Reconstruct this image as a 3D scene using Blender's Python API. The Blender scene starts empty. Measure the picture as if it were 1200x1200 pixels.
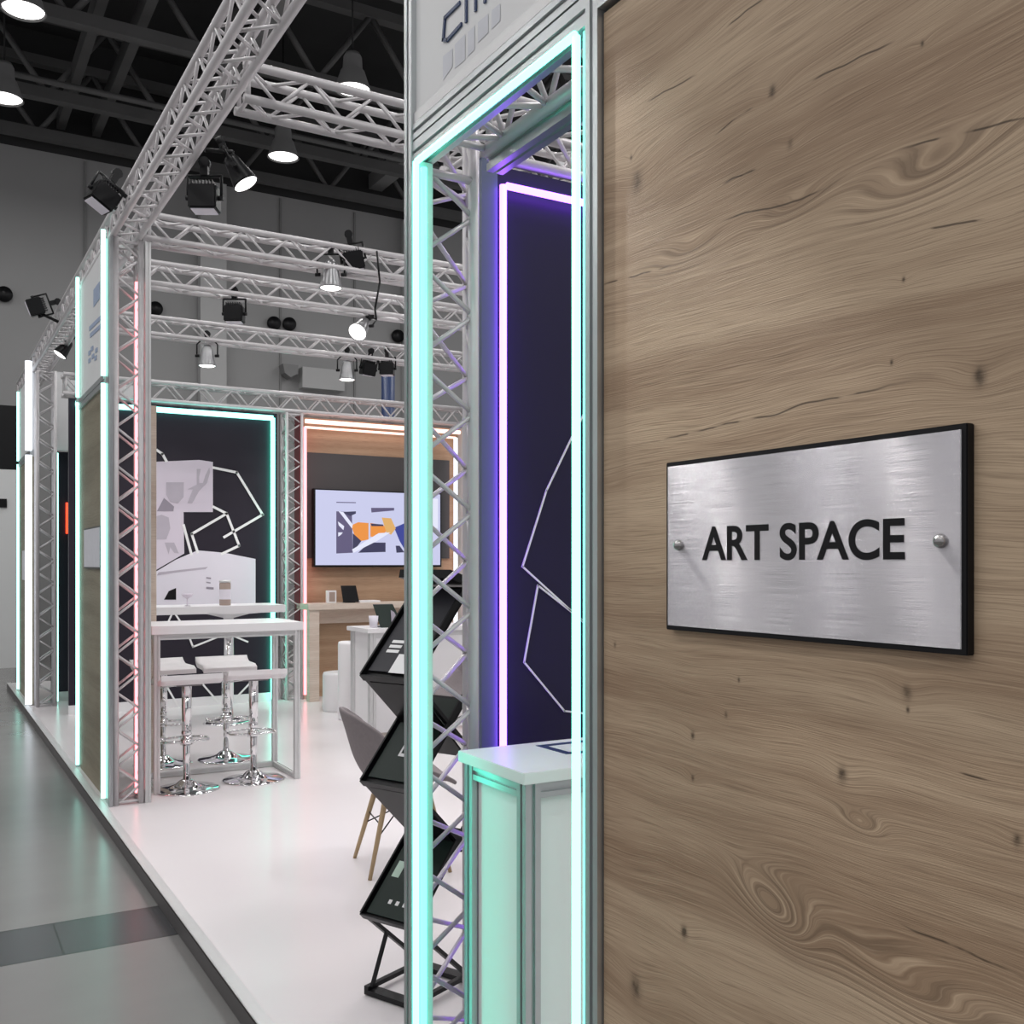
import bpy, bmesh, math, random
from mathutils import Vector, Matrix
PI = math.pi
random.seed(7)
C = bpy.context.scene.collection
sc = bpy.context.scene

# ---------------------------------------------------------------- camera, world, lights, exposure
F_PX, CAMZ = 1180.0, 1.6
YAW = math.radians(30.5)
CO, SI = math.cos(YAW), math.sin(YAW)
cam_d = bpy.data.cameras.new('camera'); cam = bpy.data.objects.new('camera', cam_d); C.objects.link(cam)
cam.location = (0, 0, CAMZ); cam.rotation_euler = (PI/2, 0, -YAW)
cam_d.sensor_width = 36; cam_d.sensor_fit = 'HORIZONTAL'; cam_d.lens = 36*F_PX/1200
cam_d.shift_y = 0.05; cam_d.clip_start = 0.02
sc.camera = cam

w = bpy.data.worlds.new('hall_air'); sc.world = w; w.use_nodes = True
w.node_tree.nodes['Background'].inputs[0].default_value = (0.95, 0.94, 0.96, 1)
w.node_tree.nodes['Background'].inputs[1].default_value = 0.54
sc.view_settings.view_transform = 'Standard'
sc.view_settings.look = 'None'
sc.view_settings.exposure = 0.0
sc.view_settings.gamma = 1.0
sc.view_settings.use_curve_mapping = False

def area(loc, size, power, col=(1, 1, 1), rot=(0, 0, 0)):
    l = bpy.data.lights.new('lamp_light', 'AREA'); l.shape = 'DISK'; l.size = size; l.energy = power; l.color = col
    o = bpy.data.objects.new('lamp_light', l); C.objects.link(o); o.location = loc; o.rotation_euler = rot
    return o
def aim(o, target):
    o.rotation_euler = (Vector(target)-o.location).to_track_quat('-Z', 'Y').to_euler()
# hall lamps hang in a regular grid under the roof
for gx in (-7.3, -3.1, 1.08, 5.25, 9.4):
    for gy in (-5.8, -3.05, -0.3, 2.45, 5.2, 7.95, 10.7, 13.45, 16.2):
        area((gx, gy, 8.25), 0.5, 40, (1, 0.99, 0.98))
# arm lamps in front of the header panels
def spot(loc, target, power, size=70, col=(1, 0.97, 0.97), rad=0.08):
    l = bpy.data.lights.new('spot_light', 'SPOT'); l.energy = power; l.spot_size = math.radians(size); l.spot_blend = 0.7
    l.color = col; l.shadow_soft_size = rad
    o = bpy.data.objects.new('spot_light', l); C.objects.link(o); o.location = loc; aim(o, target)
    return o
for (lx, ly, lz, p) in ((0.80, 2.44, 3.66, 120), (0.80, 3.22, 3.46, 130)):
    spot((lx, ly, lz), (1.08, 0.98, 1.58), p, 15, (1, 0.98, 0.95), 0.03)
# spots hanging from the stand's trusses wash the white floor, the tables and the rear walls
for (a, b, p) in (((2.6, 6.95, 3.4), (2.0, 5.6, 0), 150), ((2.4, 9.7, 3.4), (2.2, 10.9, 0.4), 110), ((3.25, 7.9, 3.4), (2.6, 8.3, 0), 150),
                  ((3.82, 9.7, 3.4), (4.4, 11.0, 0.6), 120), ((1.6, 5.2, 3.5), (2.2, 4.2, 0), 120), ((4.6, 6.9, 3.6), (4.2, 6.0, 0), 150),
                  ((3.0, 4.5, 3.6), (2.4, 3.4, 0), 130), ((4.8, 9.7, 3.4), (5.0, 11.6, 1.5), 60), ((1.9, 2.3, 3.7), (1.6, 1.9, 0.8), 30)):
    spot(a, b, p*0.42, 110, (1, 0.93, 0.95))

# ---------------------------------------------------------------- projections used to read sizes off the photograph
def onX(u, v, X=1.086):
    d = 1370*X/(u+95); return ((d-SI*X)/CO, CAMZ-(v-660)*d/1180)
def onY(u, v, Y):
    k = (u+95)/1370; X = k*CO*Y/(1-k*SI); d = SI*X+CO*Y; return (X, CAMZ-(v-660)*d/1180)

# ---------------------------------------------------------------- mesh helpers
def nb(): return bmesh.new()
def box(bm, x0, x1, y0, y1, z0, z1, bev=0.0):
    t = bmesh.new()
    vs = [t.verts.new((x, y, z)) for x in (x0, x1) for y in (y0, y1) for z in (z0, z1)]
    for f in ((0, 1, 3, 2), (4, 6, 7, 5), (0, 4, 5, 1), (2, 3, 7, 6), (0, 2, 6, 4), (1, 5, 7, 3)):
        t.faces.new([vs[i] for i in f])
    bmesh.ops.recalc_face_normals(t, faces=t.faces[:])
    if bev: bmesh.ops.bevel(t, geom=t.edges[:], offset=bev, segments=2, affect='EDGES')
    merge(bm, t); return bm
def merge(bm, t, M=None):
    me = bpy.data.meshes.new('tmp'); t.to_mesh(me); t.free()
    if M is not None: me.transform(M)
    bm.from_mesh(me); bpy.data.meshes.remove(me)
def tube(bm, a, b, r, n=10, r2=None):
    a, b = Vector(a), Vector(b); ax = b-a; L = ax.length
    if L < 1e-6: return bm
    q = ax.to_track_quat('Z', 'Y').to_matrix()
    r2 = r if r2 is None else r2
    A = [bm.verts.new(a+q@Vector((r*math.cos(2*PI*i/n), r*math.sin(2*PI*i/n), 0))) for i in range(n)]
    B = [bm.verts.new(b+q@Vector((r2*math.cos(2*PI*i/n), r2*math.sin(2*PI*i/n), 0))) for i in range(n)]
    for i in range(n):
        f = bm.faces.new((A[i], A[(i+1) % n], B[(i+1) % n], B[i])); f.smooth = True
    bm.faces.new(A[::-1]); bm.faces.new(B)
    return bm
def path(bm, pts, r, n=8):
    for p, q in zip(pts[:-1], pts[1:]): tube(bm, p, q, r, n)
    for p in pts[1:-1]:
        bmesh.ops.create_icosphere(bm, subdivisions=1, radius=r, matrix=Matrix.Translation(p))
    return bm
def lathe(bm, prof, c=(0, 0, 0), n=32, M=None):
    t = bmesh.new(); rings = []
    for (r, z) in prof:
        if r < 1e-5: rings.append([t.verts.new((0, 0, z))])
        else: rings.append([t.verts.new((r*math.cos(2*PI*i/n), r*math.sin(2*PI*i/n), z)) for i in range(n)])
    for A, B in zip(rings[:-1], rings[1:]):
        for i in range(n):
            j = (i+1) % n
            if len(A) == 1 and len(B) == 1: continue
            if len(A) == 1: f = t.faces.new((A[0], B[i], B[j]))
            elif len(B) == 1: f = t.faces.new((A[i], A[j], B[0]))
            else: f = t.faces.new((A[i], A[j], B[j], B[i]))
            f.smooth = True
    bmesh.ops.recalc_face_normals(t, faces=t.faces[:])
    MM = Matrix.Translation(c) @ (M if M is not None else Matrix.Identity(4))
    merge(bm, t, MM); return bm
def prism(bm, pts, ext):
    """polygon of 3-D points pushed along the vector ext"""
    e = Vector(ext); A = [bm.verts.new(Vector(p)) for p in pts]; B = [bm.verts.new(Vector(p)+e) for p in pts]
    n = len(pts); fs = [bm.faces.new(A[::-1]), bm.faces.new(B)]
    for i in range(n): fs.append(bm.faces.new((A[i], A[(i+1) % n], B[(i+1) % n], B[i])))
    bmesh.ops.recalc_face_normals(bm, faces=fs)
    return bm
def slot_section(w, d):
    """square aluminium stand profile with a slot on each side"""
    s, g = 0.005, 0.007; a, b = w/2, d/2; pts = []
    side = [(-a, -b), (-s, -b), (-s, -b+g), (s, -b+g), (s, -b)]; pts += side
    pts += [(a, -b), (a, -s), (a-g, -s), (a-g, s), (a, s)]
    pts += [(a, b), (s, b), (s, b-g), (-s, b-g), (-s, b)]
    pts += [(-a, b), (-a, s), (-a+g, s), (-a+g, -s), (-a, -s)]
    return pts
def profile(bm, axis, c, w, d, l0, l1):
    """slotted bar; c = centre in the two other axes (in x,y,z order)"""
    P = slot_section(w, d)
    if axis == 'z': prism(bm, [(c[0]+p, c[1]+q, l0) for p, q in P], (0, 0, l1-l0))
    if axis == 'y': prism(bm, [(c[0]+p, l0, c[1]+q) for p, q in P], (0, l1-l0, 0))
    if axis == 'x': prism(bm, [(l0, c[0]+p, c[1]+q) for p, q in P], (l1-l0, 0, 0))
    return bm
def wloc(o):
    v = Vector((0, 0, 0))
    while o is not None: v += o.location; o = o.parent
    return v
def obj(name, bm, mat, parent=None, smooth=False):
    me = bpy.data.meshes.new(name); bm.to_mesh(me); bm.free()
    o = bpy.data.objects.new(name, me); C.objects.link(o); me.materials.append(mat)
    if parent is not None:
        me.transform(Matrix.Translation(-wloc(parent))); o.parent = parent
    else:
        xs = [v.co.x for v in me.vertices]; ys = [v.co.y for v in me.vertices]; zs = [v.co.z for v in me.vertices]
        c = Vector(((min(xs)+max(xs))/2, (min(ys)+max(ys))/2, min(zs)))
        me.transform(Matrix.Translation(-c)); o.location = c
    return o
def thing(name, label, cat, loc=(0, 0, 0), group=None):
    o = bpy.data.objects.new(name, None); C.objects.link(o); o.location = loc; o.empty_display_size = 0.1
    o['label'] = label; o['category'] = cat
    if group: o['group'] = group
    return o
def tag(o, label, cat, group=None):
    o['label'] = label; o['category'] = cat
    if group: o['group'] = group
    return o
def struct(name, bm, m, label=None):
    o = obj(name, bm, m); o['kind'] = 'structure'
    if label: o['label'] = label
    return o
def dup(root, loc, rot, label, group=None):
    r = root.copy(); C.objects.link(r); r.location = loc; r.rotation_euler = rot; r['label'] = label
    if group: r['group'] = group
    for ch in list(root.children):
        c = ch.copy(); C.objects.link(c); c.parent = r
        for g in ch.children:
            d = g.copy(); C.objects.link(d); d.parent = c
    return r

# ---------------------------------------------------------------- materials
def pmat(name, col, rough=0.5, metal=0.0, spec=0.5, noise=0.0, nscale=8.0, bump=0.0, bscale=60.0, aniso=0.0, rvar=0.0):
    m = bpy.data.materials.new(name); m.use_nodes = True; nt = m.node_tree; b = nt.nodes['Principled BSDF']
    b.inputs['Base Color'].default_value = (*col, 1); b.inputs['Roughness'].default_value = rough
    b.inputs['Metallic'].default_value = metal; b.inputs['Specular IOR Level'].default_value = spec
    tc = nt.nodes.new('ShaderNodeTexCoord')
    nz = nt.nodes.new('ShaderNodeTexNoise'); nz.inputs['Scale'].default_value = nscale; nz.inputs['Detail'].default_value = 5
    nt.links.new(tc.outputs['Object'], nz.inputs['Vector'])
    mx = nt.nodes.new('ShaderNodeMix'); mx.data_type = 'RGBA'
    mx.inputs[6].default_value = (*[c*(1-noise) for c in col], 1); mx.inputs[7].default_value = (*[min(1, c*(1+noise)) for c in col], 1)
    nt.links.new(nz.outputs['Fac'], mx.inputs[0]); nt.links.new(mx.outputs[2], b.inputs['Base Color'])
    if rvar:
        mr = nt.nodes.new('ShaderNodeMapRange'); mr.inputs['To Min'].default_value = rough-rvar; mr.inputs['To Max'].default_value = rough+rvar
        nt.links.new(nz.outputs['Fac'], mr.inputs['Value']); nt.links.new(mr.outputs['Result'], b.inputs['Roughness'])
    if bump:
        n2 = nt.nodes.new('ShaderNodeTexNoise'); n2.inputs['Scale'].default_value = bscale
        nt.links.new(tc.outputs['Object'], n2.inputs['Vector'])
        bp = nt.nodes.new('ShaderNodeBump'); bp.inputs['Strength'].default_value = bump; bp.inputs['Distance'].default_value = 0.004
        nt.links.new(n2.outputs['Fac'], bp.inputs['Height']); nt.links.new(bp.outputs['Normal'], b.inputs['Normal'])
    return m
def emat(name, col, strength):
    m = bpy.data.materials.new(name); m.use_nodes = True; nt = m.node_tree
    b = nt.nodes['Principled BSDF']; b.inputs['Base Color'].default_value = (0.02, 0.02, 0.02, 1)
    b.inputs['Emission Color'].default_value = (*col, 1); b.inputs['Emission Strength'].default_value = strength
    return m
class E:
    """tiny shader-math helper"""
    def __init__(s, nt): s.nt = nt
    def m(s, op, *a):
        n = s.nt.nodes.new('ShaderNodeMath'); n.operation = op
        for i, v in enumerate(a):
            if isinstance(v, (int, float)): n.inputs[i].default_value = v
            else: s.nt.links.new(v, n.inputs[i])
        return n.outputs[0]
    def vec(s, x, y, z):
        n = s.nt.nodes.new('ShaderNodeCombineXYZ')
        for i, v in enumerate((x, y, z)):
            if isinstance(v, (int, float)): n.inputs[i].default_value = v
            else: s.nt.links.new(v, n.inputs[i])
        return n.outputs[0]
    def noise(s, v, scale=1, detail=4, rough=0.5):
        n = s.nt.nodes.new('ShaderNodeTexNoise'); n.inputs['Scale'].default_value = scale; n.inputs['Detail'].default_value = detail
        n.inputs['Roughness'].default_value = rough
        s.nt.links.new(v, n.inputs['Vector']); return n.outputs['Fac']
    def mix(s, f, a, b):
        n = s.nt.nodes.new('ShaderNodeMix'); n.data_type = 'RGBA'
        for i, v in ((0, f), (6, a), (7, b)):
            if isinstance(v, (int, float)): n.inputs[i].default_value = v
            elif isinstance(v, tuple): n.inputs[i].default_value = (*v, 1)
            else: s.nt.links.new(v, n.inputs[i])
        return n.outputs[2]
    def ss(s, v, lo, hi):
        n = s.nt.nodes.new('ShaderNodeMapRange'); n.interpolation_type = 'SMOOTHSTEP'
        s.nt.links.new(v, n.inputs['Value']); n.inputs['From Min'].default_value = lo; n.inputs['From Max'].default_value = hi
        return n.outputs['Result']
def wood(name, base, dark, light, along='Y', seed=0.0, centres=(), knots=(), cracks=()):
    m = bpy.data.materials.new(name); m.use_nodes = True; nt = m.node_tree; b = nt.nodes['Principled BSDF']; e = E(nt)
    g = nt.nodes.new('ShaderNodeNewGeometry'); sp = nt.nodes.new('ShaderNodeSeparateXYZ'); nt.links.new(g.outputs['Position'], sp.inputs[0])
    s = sp.outputs[along]; z = sp.outputs['Z']
    low = e.noise(e.vec(e.m('MULTIPLY', s, 0.9), e.m('MULTIPLY', z, 3.0), seed), 1, 3)
    med = e.noise(e.vec(e.m('MULTIPLY', s, 2.5), e.m('MULTIPLY', z, 16.0), seed+3), 1, 3)
    Fv = e.m('ADD', z, e.m('MULTIPLY', e.m('SUBTRACT', low, 0.5), 0.13))
    Fv = e.m('ADD', Fv, e.m('MULTIPLY', e.m('SUBTRACT', med, 0.5), 0.014))
    near = None
    for (cy, cz, a, bb, A, tilt) in centres:
        ds = e.m('SUBTRACT', s, cy); dz = e.m('ADD', e.m('SUBTRACT', z, cz), e.m('MULTIPLY', ds, tilt))
        q = e.m('ADD', e.m('POWER', e.m('ABSOLUTE', e.m('DIVIDE', ds, a)), 2.0), e.m('POWER', e.m('ABSOLUTE', e.m('DIVIDE', dz, bb)), 2.0))
        G = e.m('EXPONENT', e.m('MULTIPLY', q, -1.0))
        Fv = e.m('ADD', Fv, e.m('MULTIPLY', G, A)); near = G if near is None else e.m('ADD', near, G)
    kd = None
    for (cy, cz, r, A) in knots:
        ds = e.m('DIVIDE', e.m('SUBTRACT', s, cy), r*0.85); dz = e.m('DIVIDE', e.m('SUBTRACT', z, cz), r*1.25)
        wob = e.m('MULTIPLY', e.m('SUBTRACT', e.noise(e.vec(s, z, seed), 90, 3), 0.5), 1.6)
        q = e.m('ADD', e.m('ADD', e.m('MULTIPLY', ds, ds), e.m('MULTIPLY', dz, dz)), wob)
        G = e.m('EXPONENT', e.m('MULTIPLY', q, -1.0)); G = e.m('MULTIPLY', G, A)
        kd = G if kd is None else e.m('ADD', kd, G)
        q2 = e.m('ADD', e.m('POWER', e.m('ABSOLUTE', e.m('DIVIDE', e.m('SUBTRACT', s, cy), r*5)), 2.0), e.m('POWER', e.m('ABSOLUTE', e.m('DIVIDE', e.m('SUBTRACT', z, cz), r*3)), 2.0))
        Fv = e.m('ADD', Fv, e.m('MULTIPLY', e.m('EXPONENT', e.m('MULTIPLY', q2, -1.0)), r*1.6))
    # wide tone bands
    band = e.noise(e.vec(e.m('MULTIPLY', s, 0.45), e.m('MULTIPLY', Fv, 7.5), seed+9), 1, 4, 0.6)
    col = e.mix(e.ss(band, 0.32, 0.66), dark, light)
    col = e.mix(0.30, col, base)
    # growth rings
    rg = e.m('SINE', e.m('MULTIPLY', Fv, 2*PI*52.0)); rg = e.ss(rg, 0.35, 1.0)
    rmask = e.ss(e.noise(e.vec(e.m('MULTIPLY', s, 1.2), e.m('MULTIPLY', Fv, 9), seed+20), 1, 3), 0.42, 0.7)
    if near is not None: rmask = e.m('ADD', e.m('MULTIPLY', rmask, 0.35), e.ss(near, 0.05, 0.5)); rmask = e.m('MINIMUM', rmask, 1.0)
    else: rmask = e.m('MULTIPLY', rmask, 0.5)
    rfac = e.m('MULTIPLY', e.m('MULTIPLY', rg, rmask), 0.48)
    col = e.mix(rfac, col, tuple(c*0.52 for c in dark))
    rl = e.ss(e.m('SINE', e.m('ADD', e.m('MULTIPLY', Fv, 2*PI*52.0), 2.0)), 0.7, 1.0)
    col = e.mix(e.m('MULTIPLY', e.m('MULTIPLY', rl, rmask), 0.26), col, tuple(min(1, c*1.35) for c in light))
    # fine pores running with the grain
    pore = e.noise(e.vec(e.m('MULTIPLY', s, 9), e.m('MULTIPLY', Fv, 560), seed+1), 1, 2, 0.5)
    col = e.mix(e.m('MULTIPLY', e.ss(pore, 0.5, 0.72), 0.42), col, tuple(c*0.55 for c in dark))
    col = e.mix(e.m('MULTIPLY', e.ss(pore, 0.5, 0.26), 0.26), col, tuple(min(1, c*1.25) for c in light))
    # long hairline cracks
    for (cy, cz, half, sl) in cracks:
        ds = e.m('SUBTRACT', s, cy); wv = e.m('MULTIPLY', e.m('SUBTRACT', e.noise(e.vec(s, seed, cz), 9, 2), 0.5), 0.02)
        dz = e.m('ABSOLUTE', e.m('ADD', e.m('ADD', e.m('SUBTRACT', z, cz), e.m('MULTIPLY', ds, sl)), wv))
        k = e.m('MULTIPLY', e.ss(dz, 0.0022, 0.0004), e.ss(e.m('ABSOLUTE', ds), half, half*0.6))
        k = e.m('MULTIPLY', k, e.ss(e.noise(e.vec(s, cz, 5.0), 16, 2), 0.36, 0.5))
        col = e.mix(e.m('MULTIPLY', k, 0.8), col, tuple(c*0.14 for c in dark))
    if kd is not None:
        col = e.mix(e.m('MINIMUM', kd, 0.85), col, tuple(c*0.18 for c in dark))
    nt.links.new(col, b.inputs['Base Color']); b.inputs['Roughness'].default_value = 0.55; b.inputs['Specular IOR Level'].default_value = 0.3
    bp = nt.nodes.new('ShaderNodeBump'); bp.inputs['Strength'].default_value = 0.35; bp.inputs['Distance'].default_value = 0.0015
    nt.links.new(pore, bp.inputs['Height']); nt.links.new(bp.outputs['Normal'], b.inputs['Normal'])
    return m

M_truss = pmat('truss_aluminium', (0.60, 0.58, 0.59), 0.38, 0.25, 0.5, 0.08, 12)
M_alu = pmat('anodised_profile', (0.50, 0.52, 0.53), 0.32, 0.75, 0.5, 0.06, 20)
M_aluw = pmat('pale_profile', (0.66, 0.66, 0.66), 0.4, 0.35, 0.5, 0.05, 20)
M_white = pmat('white_laminate', (0.80, 0.79, 0.80), 0.35, 0, 0.5, 0.03, 3)
M_head = pmat('header_panel_white', (0.74, 0.745, 0.75), 0.45, 0, 0.5, 0.03, 2)
M_plat = pmat('platform_white', (0.78, 0.745, 0.755), 0.24, 0, 0.5, 0.025, 1.2, rvar=0.06)
M_black = pmat('black_wall', (0.020, 0.016, 0.026), 0.42, 0, 0.3, 0.15, 2)
M_navy = pmat('slate_wall_frame', (0.10, 0.13, 0.20), 0.4, 0, 0.5, 0.05, 4)
M_inner = pmat('deep_blue_wall', (0.018, 0.014, 0.045), 0.4, 0, 0.25, 0.1, 3)
M_line = pmat('white_vinyl_line', (0.85, 0.85, 0.85), 0.5, 0, 0.4, 0.02)
M_blk = pmat('black_metal', (0.008, 0.008, 0.009), 0.4, 0.0, 0.25, 0.2, 20)
M_blkpl = pmat('black_plastic', (0.007, 0.007, 0.008), 0.35, 0, 0.2, 0.2, 20)
M_silver = pmat('lamp_silver', (0.35, 0.35, 0.36), 0.3, 0.8, 0.5, 0.1, 20)
M_chrome = pmat('chrome', (0.80, 0.80, 0.81), 0.06, 1.0, 0.5, 0.02, 20)
M_seat = pmat('stool_seat_white', (0.78, 0.75, 0.76), 0.4, 0, 0.5, 0.03)
M_shell = pmat('taupe_fabric_shell', (0.22, 0.195, 0.20), 0.85, 0, 0.2, 0.12, 60, 0.4, 400)
M_beech = pmat('beech_leg', (0.42, 0.30, 0.17), 0.5, 0, 0.4, 0.2, 30)
M_hallwall = pmat('hall_wall_grey', (0.30, 0.30, 0.30), 0.8, 0, 0.2, 0.06, 0.7)
M_pil = pmat('pilaster_grey', (0.42, 0.42, 0.42), 0.8, 0, 0.2, 0.04, 1)
M_ceil = pmat('dark_roof_deck', (0.035, 0.035, 0.036), 0.8, 0, 0.2, 0.3, 0.6)
M_joist = pmat('roof_joist_grey', (0.11, 0.11, 0.11), 0.6, 0.2, 0.3, 0.2, 2)
M_beam = pmat('roof_beam_grey', (0.20, 0.20, 0.20), 0.6, 0, 0.3, 0.1, 2)
M_part = pmat('white_partition', (0.62, 0.63, 0.63), 0.5, 0, 0.4, 0.03, 1)
M_edge = pmat('dark_edge_strip', (0.10, 0.095, 0.095), 0.5, 0.2)
M_red = pmat('red_lit_return', (0.20, 0.03, 0.04), 0.5)  # red glow of the light tubes put into the strip's colour
M_print = pmat('print_lavender', (0.66, 0.60, 0.68), 0.6, 0, 0.3, 0.04, 3)
M_print2 = pmat('print_pale', (0.74, 0.71, 0.78), 0.6, 0, 0.3, 0.04, 3)
M_pgrey = pmat('print_grey', (0.30, 0.27, 0.32), 0.6, 0, 0.3, 0.1, 8)
M_pmid = pmat('print_midgrey', (0.47, 0.43, 0.49), 0.6, 0, 0.3, 0.08, 8)
M_blue = pmat('logo_navy', (0.03, 0.05, 0.13), 0.4)
M_logo = pmat('logo_faint', (0.64, 0.65, 0.70), 0.5, 0, 0.4, 0.1, 20)
M_logo2 = pmat('logo_faint_blue', (0.33, 0.40, 0.55), 0.5, 0, 0.4, 0.1, 20)
M_green = pmat('leaflet_dark_green', (0.010, 0.020, 0.016), 0.35, 0, 0.2)
M_gold = pmat('tin_brown', (0.36, 0.28, 0.24), 0.4)
LED_mint = emat('led_mint', (0.135, 1.0, 0.70), 6.0)
LED_green = emat('led_green', (0.075, 1.0, 0.68), 5.5)
LED_far = emat('led_far', (0.42, 1.0, 0.84), 2.4)
LED_ice = emat('led_ice', (0.30, 1.0, 0.86), 3.2)
LED_white = emat('led_white', (0.86, 0.92, 1.0), 1.7)
LED_purple = emat('led_purple', (0.30, 0.095, 1.0), 9.0)
LED_pink = emat('led_pink', (1.0, 0.27, 0.30), 3.0)
LED_warm = emat('led_warm', (1.0, 0.60, 0.52), 2.2)
LENS = emat('lit_lens', (1.0, 0.98, 0.95), 4.0)

# floor of the hall: polished grey concrete with a darker tile band across it
def hall_floor_mat():
    m = bpy.data.materials.new('polished_hall_floor'); m.use_nodes = True; nt = m.node_tree; b = nt.nodes['Principled BSDF']; e = E(nt)
    g = nt.nodes.new('ShaderNodeNewGeometry'); sp = nt.nodes.new('ShaderNodeSeparateXYZ'); nt.links.new(g.outputs['Position'], sp.inputs[0])
    X, Y = sp.outputs['X'], sp.outputs['Y']
    n = e.noise(e.vec(e.m('MULTIPLY', X, 1.0), e.m('MULTIPLY', Y, 1.6), 0), 1, 5)
    col = e.mix(n, (0.165, 0.16, 0.157), (0.225, 0.22, 0.215))
    band = e.m('MULTIPLY', e.m('GREATER_THAN', Y, 4.70), e.m('LESS_THAN', Y, 5.13))
    col = e.mix(band, col, (0.06, 0.06, 0.064))
    fx = e.m('ABSOLUTE', e.m('SUBTRACT', e.m('FRACT', e.m('ADD', e.m('DIVIDE', X, 0.42), 0.22)), 0.5))
    joint = e.m('MULTIPLY', band, e.m('LESS_THAN', fx, 0.012))
    e1 = e.m('MAXIMUM', e.m('LESS_THAN', e.m('ABSOLUTE', e.m('SUBTRACT', Y, 4.70)), 0.008), e.m('LESS_THAN', e.m('ABSOLUTE', e.m('SUBTRACT', Y, 5.13)), 0.008))
    col = e.mix(e.m('MAXIMUM', joint, e1), col, (0.03, 0.03, 0.03))
    nt.links.new(col, b.inputs['Base Color'])
    mr = nt.nodes.new('ShaderNodeMapRange'); mr.inputs['To Min'].default_value = 0.20; mr.inputs['To Max'].default_value = 0.30
    nt.links.new(n, mr.inputs['Value']); nt.links.new(mr.outputs['Result'], b.inputs['Roughness'])
    b.inputs['Specular IOR Level'].default_value = 0.55
    return m
M_hall = hall_floor_mat()

PX = 1.086      # plane of the stand's aisle front
def kp(u, v): return onX(u, v)
cs = []
for (u, v, a, bb, A, tl) in ((905, 1068, 0.075, 0.038, 0.085, -0.28), (1008, 966, 0.035, 0.014, 0.028, -0.15), (1060, 1165, 0.16, 0.05, 0.05, -0.2),
                             (1085, 205, 0.12, 0.035, 0.040, 0.1), (800, 298, 0.08, 0.025, 0.018, 0.05), (930, 240, 0.07, 0.02, 0.02, 0.1)):
    y_, z_ = kp(u, v); cs.append((y_, z_, a, bb, A, tl))
kn = []
for (u, v, r, A) in ((745, 213, 0.016, 0.6), (1146, 441, 0.009, 0.9), (985, 908, 0.0085, 0.85), (1061, 812, 0.008, 0.6), (1062, 832, 0.003, 1.0), (864, 797, 0.003, 1), (810, 862, 0.005, 0.8),
                     (849, 838, 0.004, 0.7), (800, 1093, 0.008, 1.0), (743, 1158, 0.016, 0.7), (903, 106, 0.007, 0.8), (1043, 424, 0.003, 0.9), (1079, 50, 0.003, 0.9), (924, 168, 0.006, 0.5),
                     (719, 756, 0.004, 0.7), (810, 912, 0.004, 0.8), (1190, 985, 0.006, 0.7), (738, 184, 0.004, 0.8), (1057, 327, 0.003, 0.8)):
    y_, z_ = kp(u, v); kn.append((y_, z_, r, A))
ck = []
for (u0, v0, u1, v1) in ((707, 333, 780, 312), (765, 518, 1060, 446), (840, 155, 905, 106), (950, 92, 1040, 48), (760, 118, 810, 88), (850, 258, 960, 222), (1080, 270, 1200, 245),
                         (1060, 170, 1200, 138), (855, 25, 890, 0), (1085, 895, 1150, 914), (1060, 1085, 1200, 1150), (880, 200, 850, 215)):
    a_, b_ = kp(u0, v0), kp(u1, v1); cy = (a_[0]+b_[0])/2; cz = (a_[1]+b_[1])/2
    ck.append((cy, cz, abs(a_[0]-b_[0])/2*1.1+0.01, -(b_[1]-a_[1])/(b_[0]-a_[0])))
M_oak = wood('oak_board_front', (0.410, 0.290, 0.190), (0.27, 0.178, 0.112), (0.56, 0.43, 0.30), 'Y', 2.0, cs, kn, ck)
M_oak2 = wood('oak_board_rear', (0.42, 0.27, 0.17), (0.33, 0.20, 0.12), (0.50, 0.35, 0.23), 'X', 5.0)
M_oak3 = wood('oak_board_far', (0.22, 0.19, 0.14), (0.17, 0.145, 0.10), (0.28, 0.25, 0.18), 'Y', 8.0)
M_birch = wood('birch_counter', (0.62, 0.52, 0.44), (0.55, 0.44, 0.36), (0.68, 0.60, 0.52), 'X', 12.0)

# ---------------------------------------------------------------- hall shell
struct('floor', box(nb(), -9, 13, -6, 20.2, -0.28, -0.08), M_hall)
struct('wall_rear', box(nb(), -9, 13, 20.0, 20.3, -0.08, 9.05), M_hallwall)
struct('wall_rear_upper', box(nb(), -9, 13, 20.0, 20.3, 9.05, 11.2), M_ceil)
for i, x0 in enumerate((4.68, 9.0)):
    struct('trim_%d' % (i+1), box(nb(), x0, x0+0.5, 19.78, 20.0, -0.08, 9.0), M_pil)
bm = nb()
for x in (2.62, 6.3, 7.9): box(bm, x, x+0.04, 19.97, 20.0, -0.08, 9.0)
struct('trim_3', bm, M_beam)
struct('ceiling', box(nb(), -9, 13, -6, 20.3, 11.2, 11.4), M_ceil)
def roof_joist(Y, n):
    t = thing('roof_joist', n, 'roof joist', (2, Y, 9.1), 'roof joists across the hall')
    bm = nb(); box(bm, -9, 13, Y-0.09, Y+0.09, 9.1, 9.28); obj('chord', bm, M_joist, t)
    bm = nb(); box(bm, -9, 13, Y-0.09, Y+0.09, 10.4, 10.56); obj('chord', bm, M_joist, t)
    bm = nb(); x = -9
    while x < 12.9:
        tube(bm, (x, Y, 9.2), (x+0.9, Y, 10.45), 0.05, 6); tube(bm, (x+0.9, Y, 10.45), (x+1.8, Y, 9.2), 0.05, 6); x += 1.8
    obj('web', bm, M_joist, t)
roof_joist(19.6, 'grey lattice roof joist against the top of the rear hall wall')
roof_joist(17.9, 'grey lattice roof joist second from the rear hall wall, above the small lamps')
roof_joist(15.2, 'grey lattice roof joist third from the rear hall wall, between the two rows of lamps')
roof_joist(12.3, 'grey lattice roof joist fourth from the rear wall, nearest one in the photo')
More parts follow.
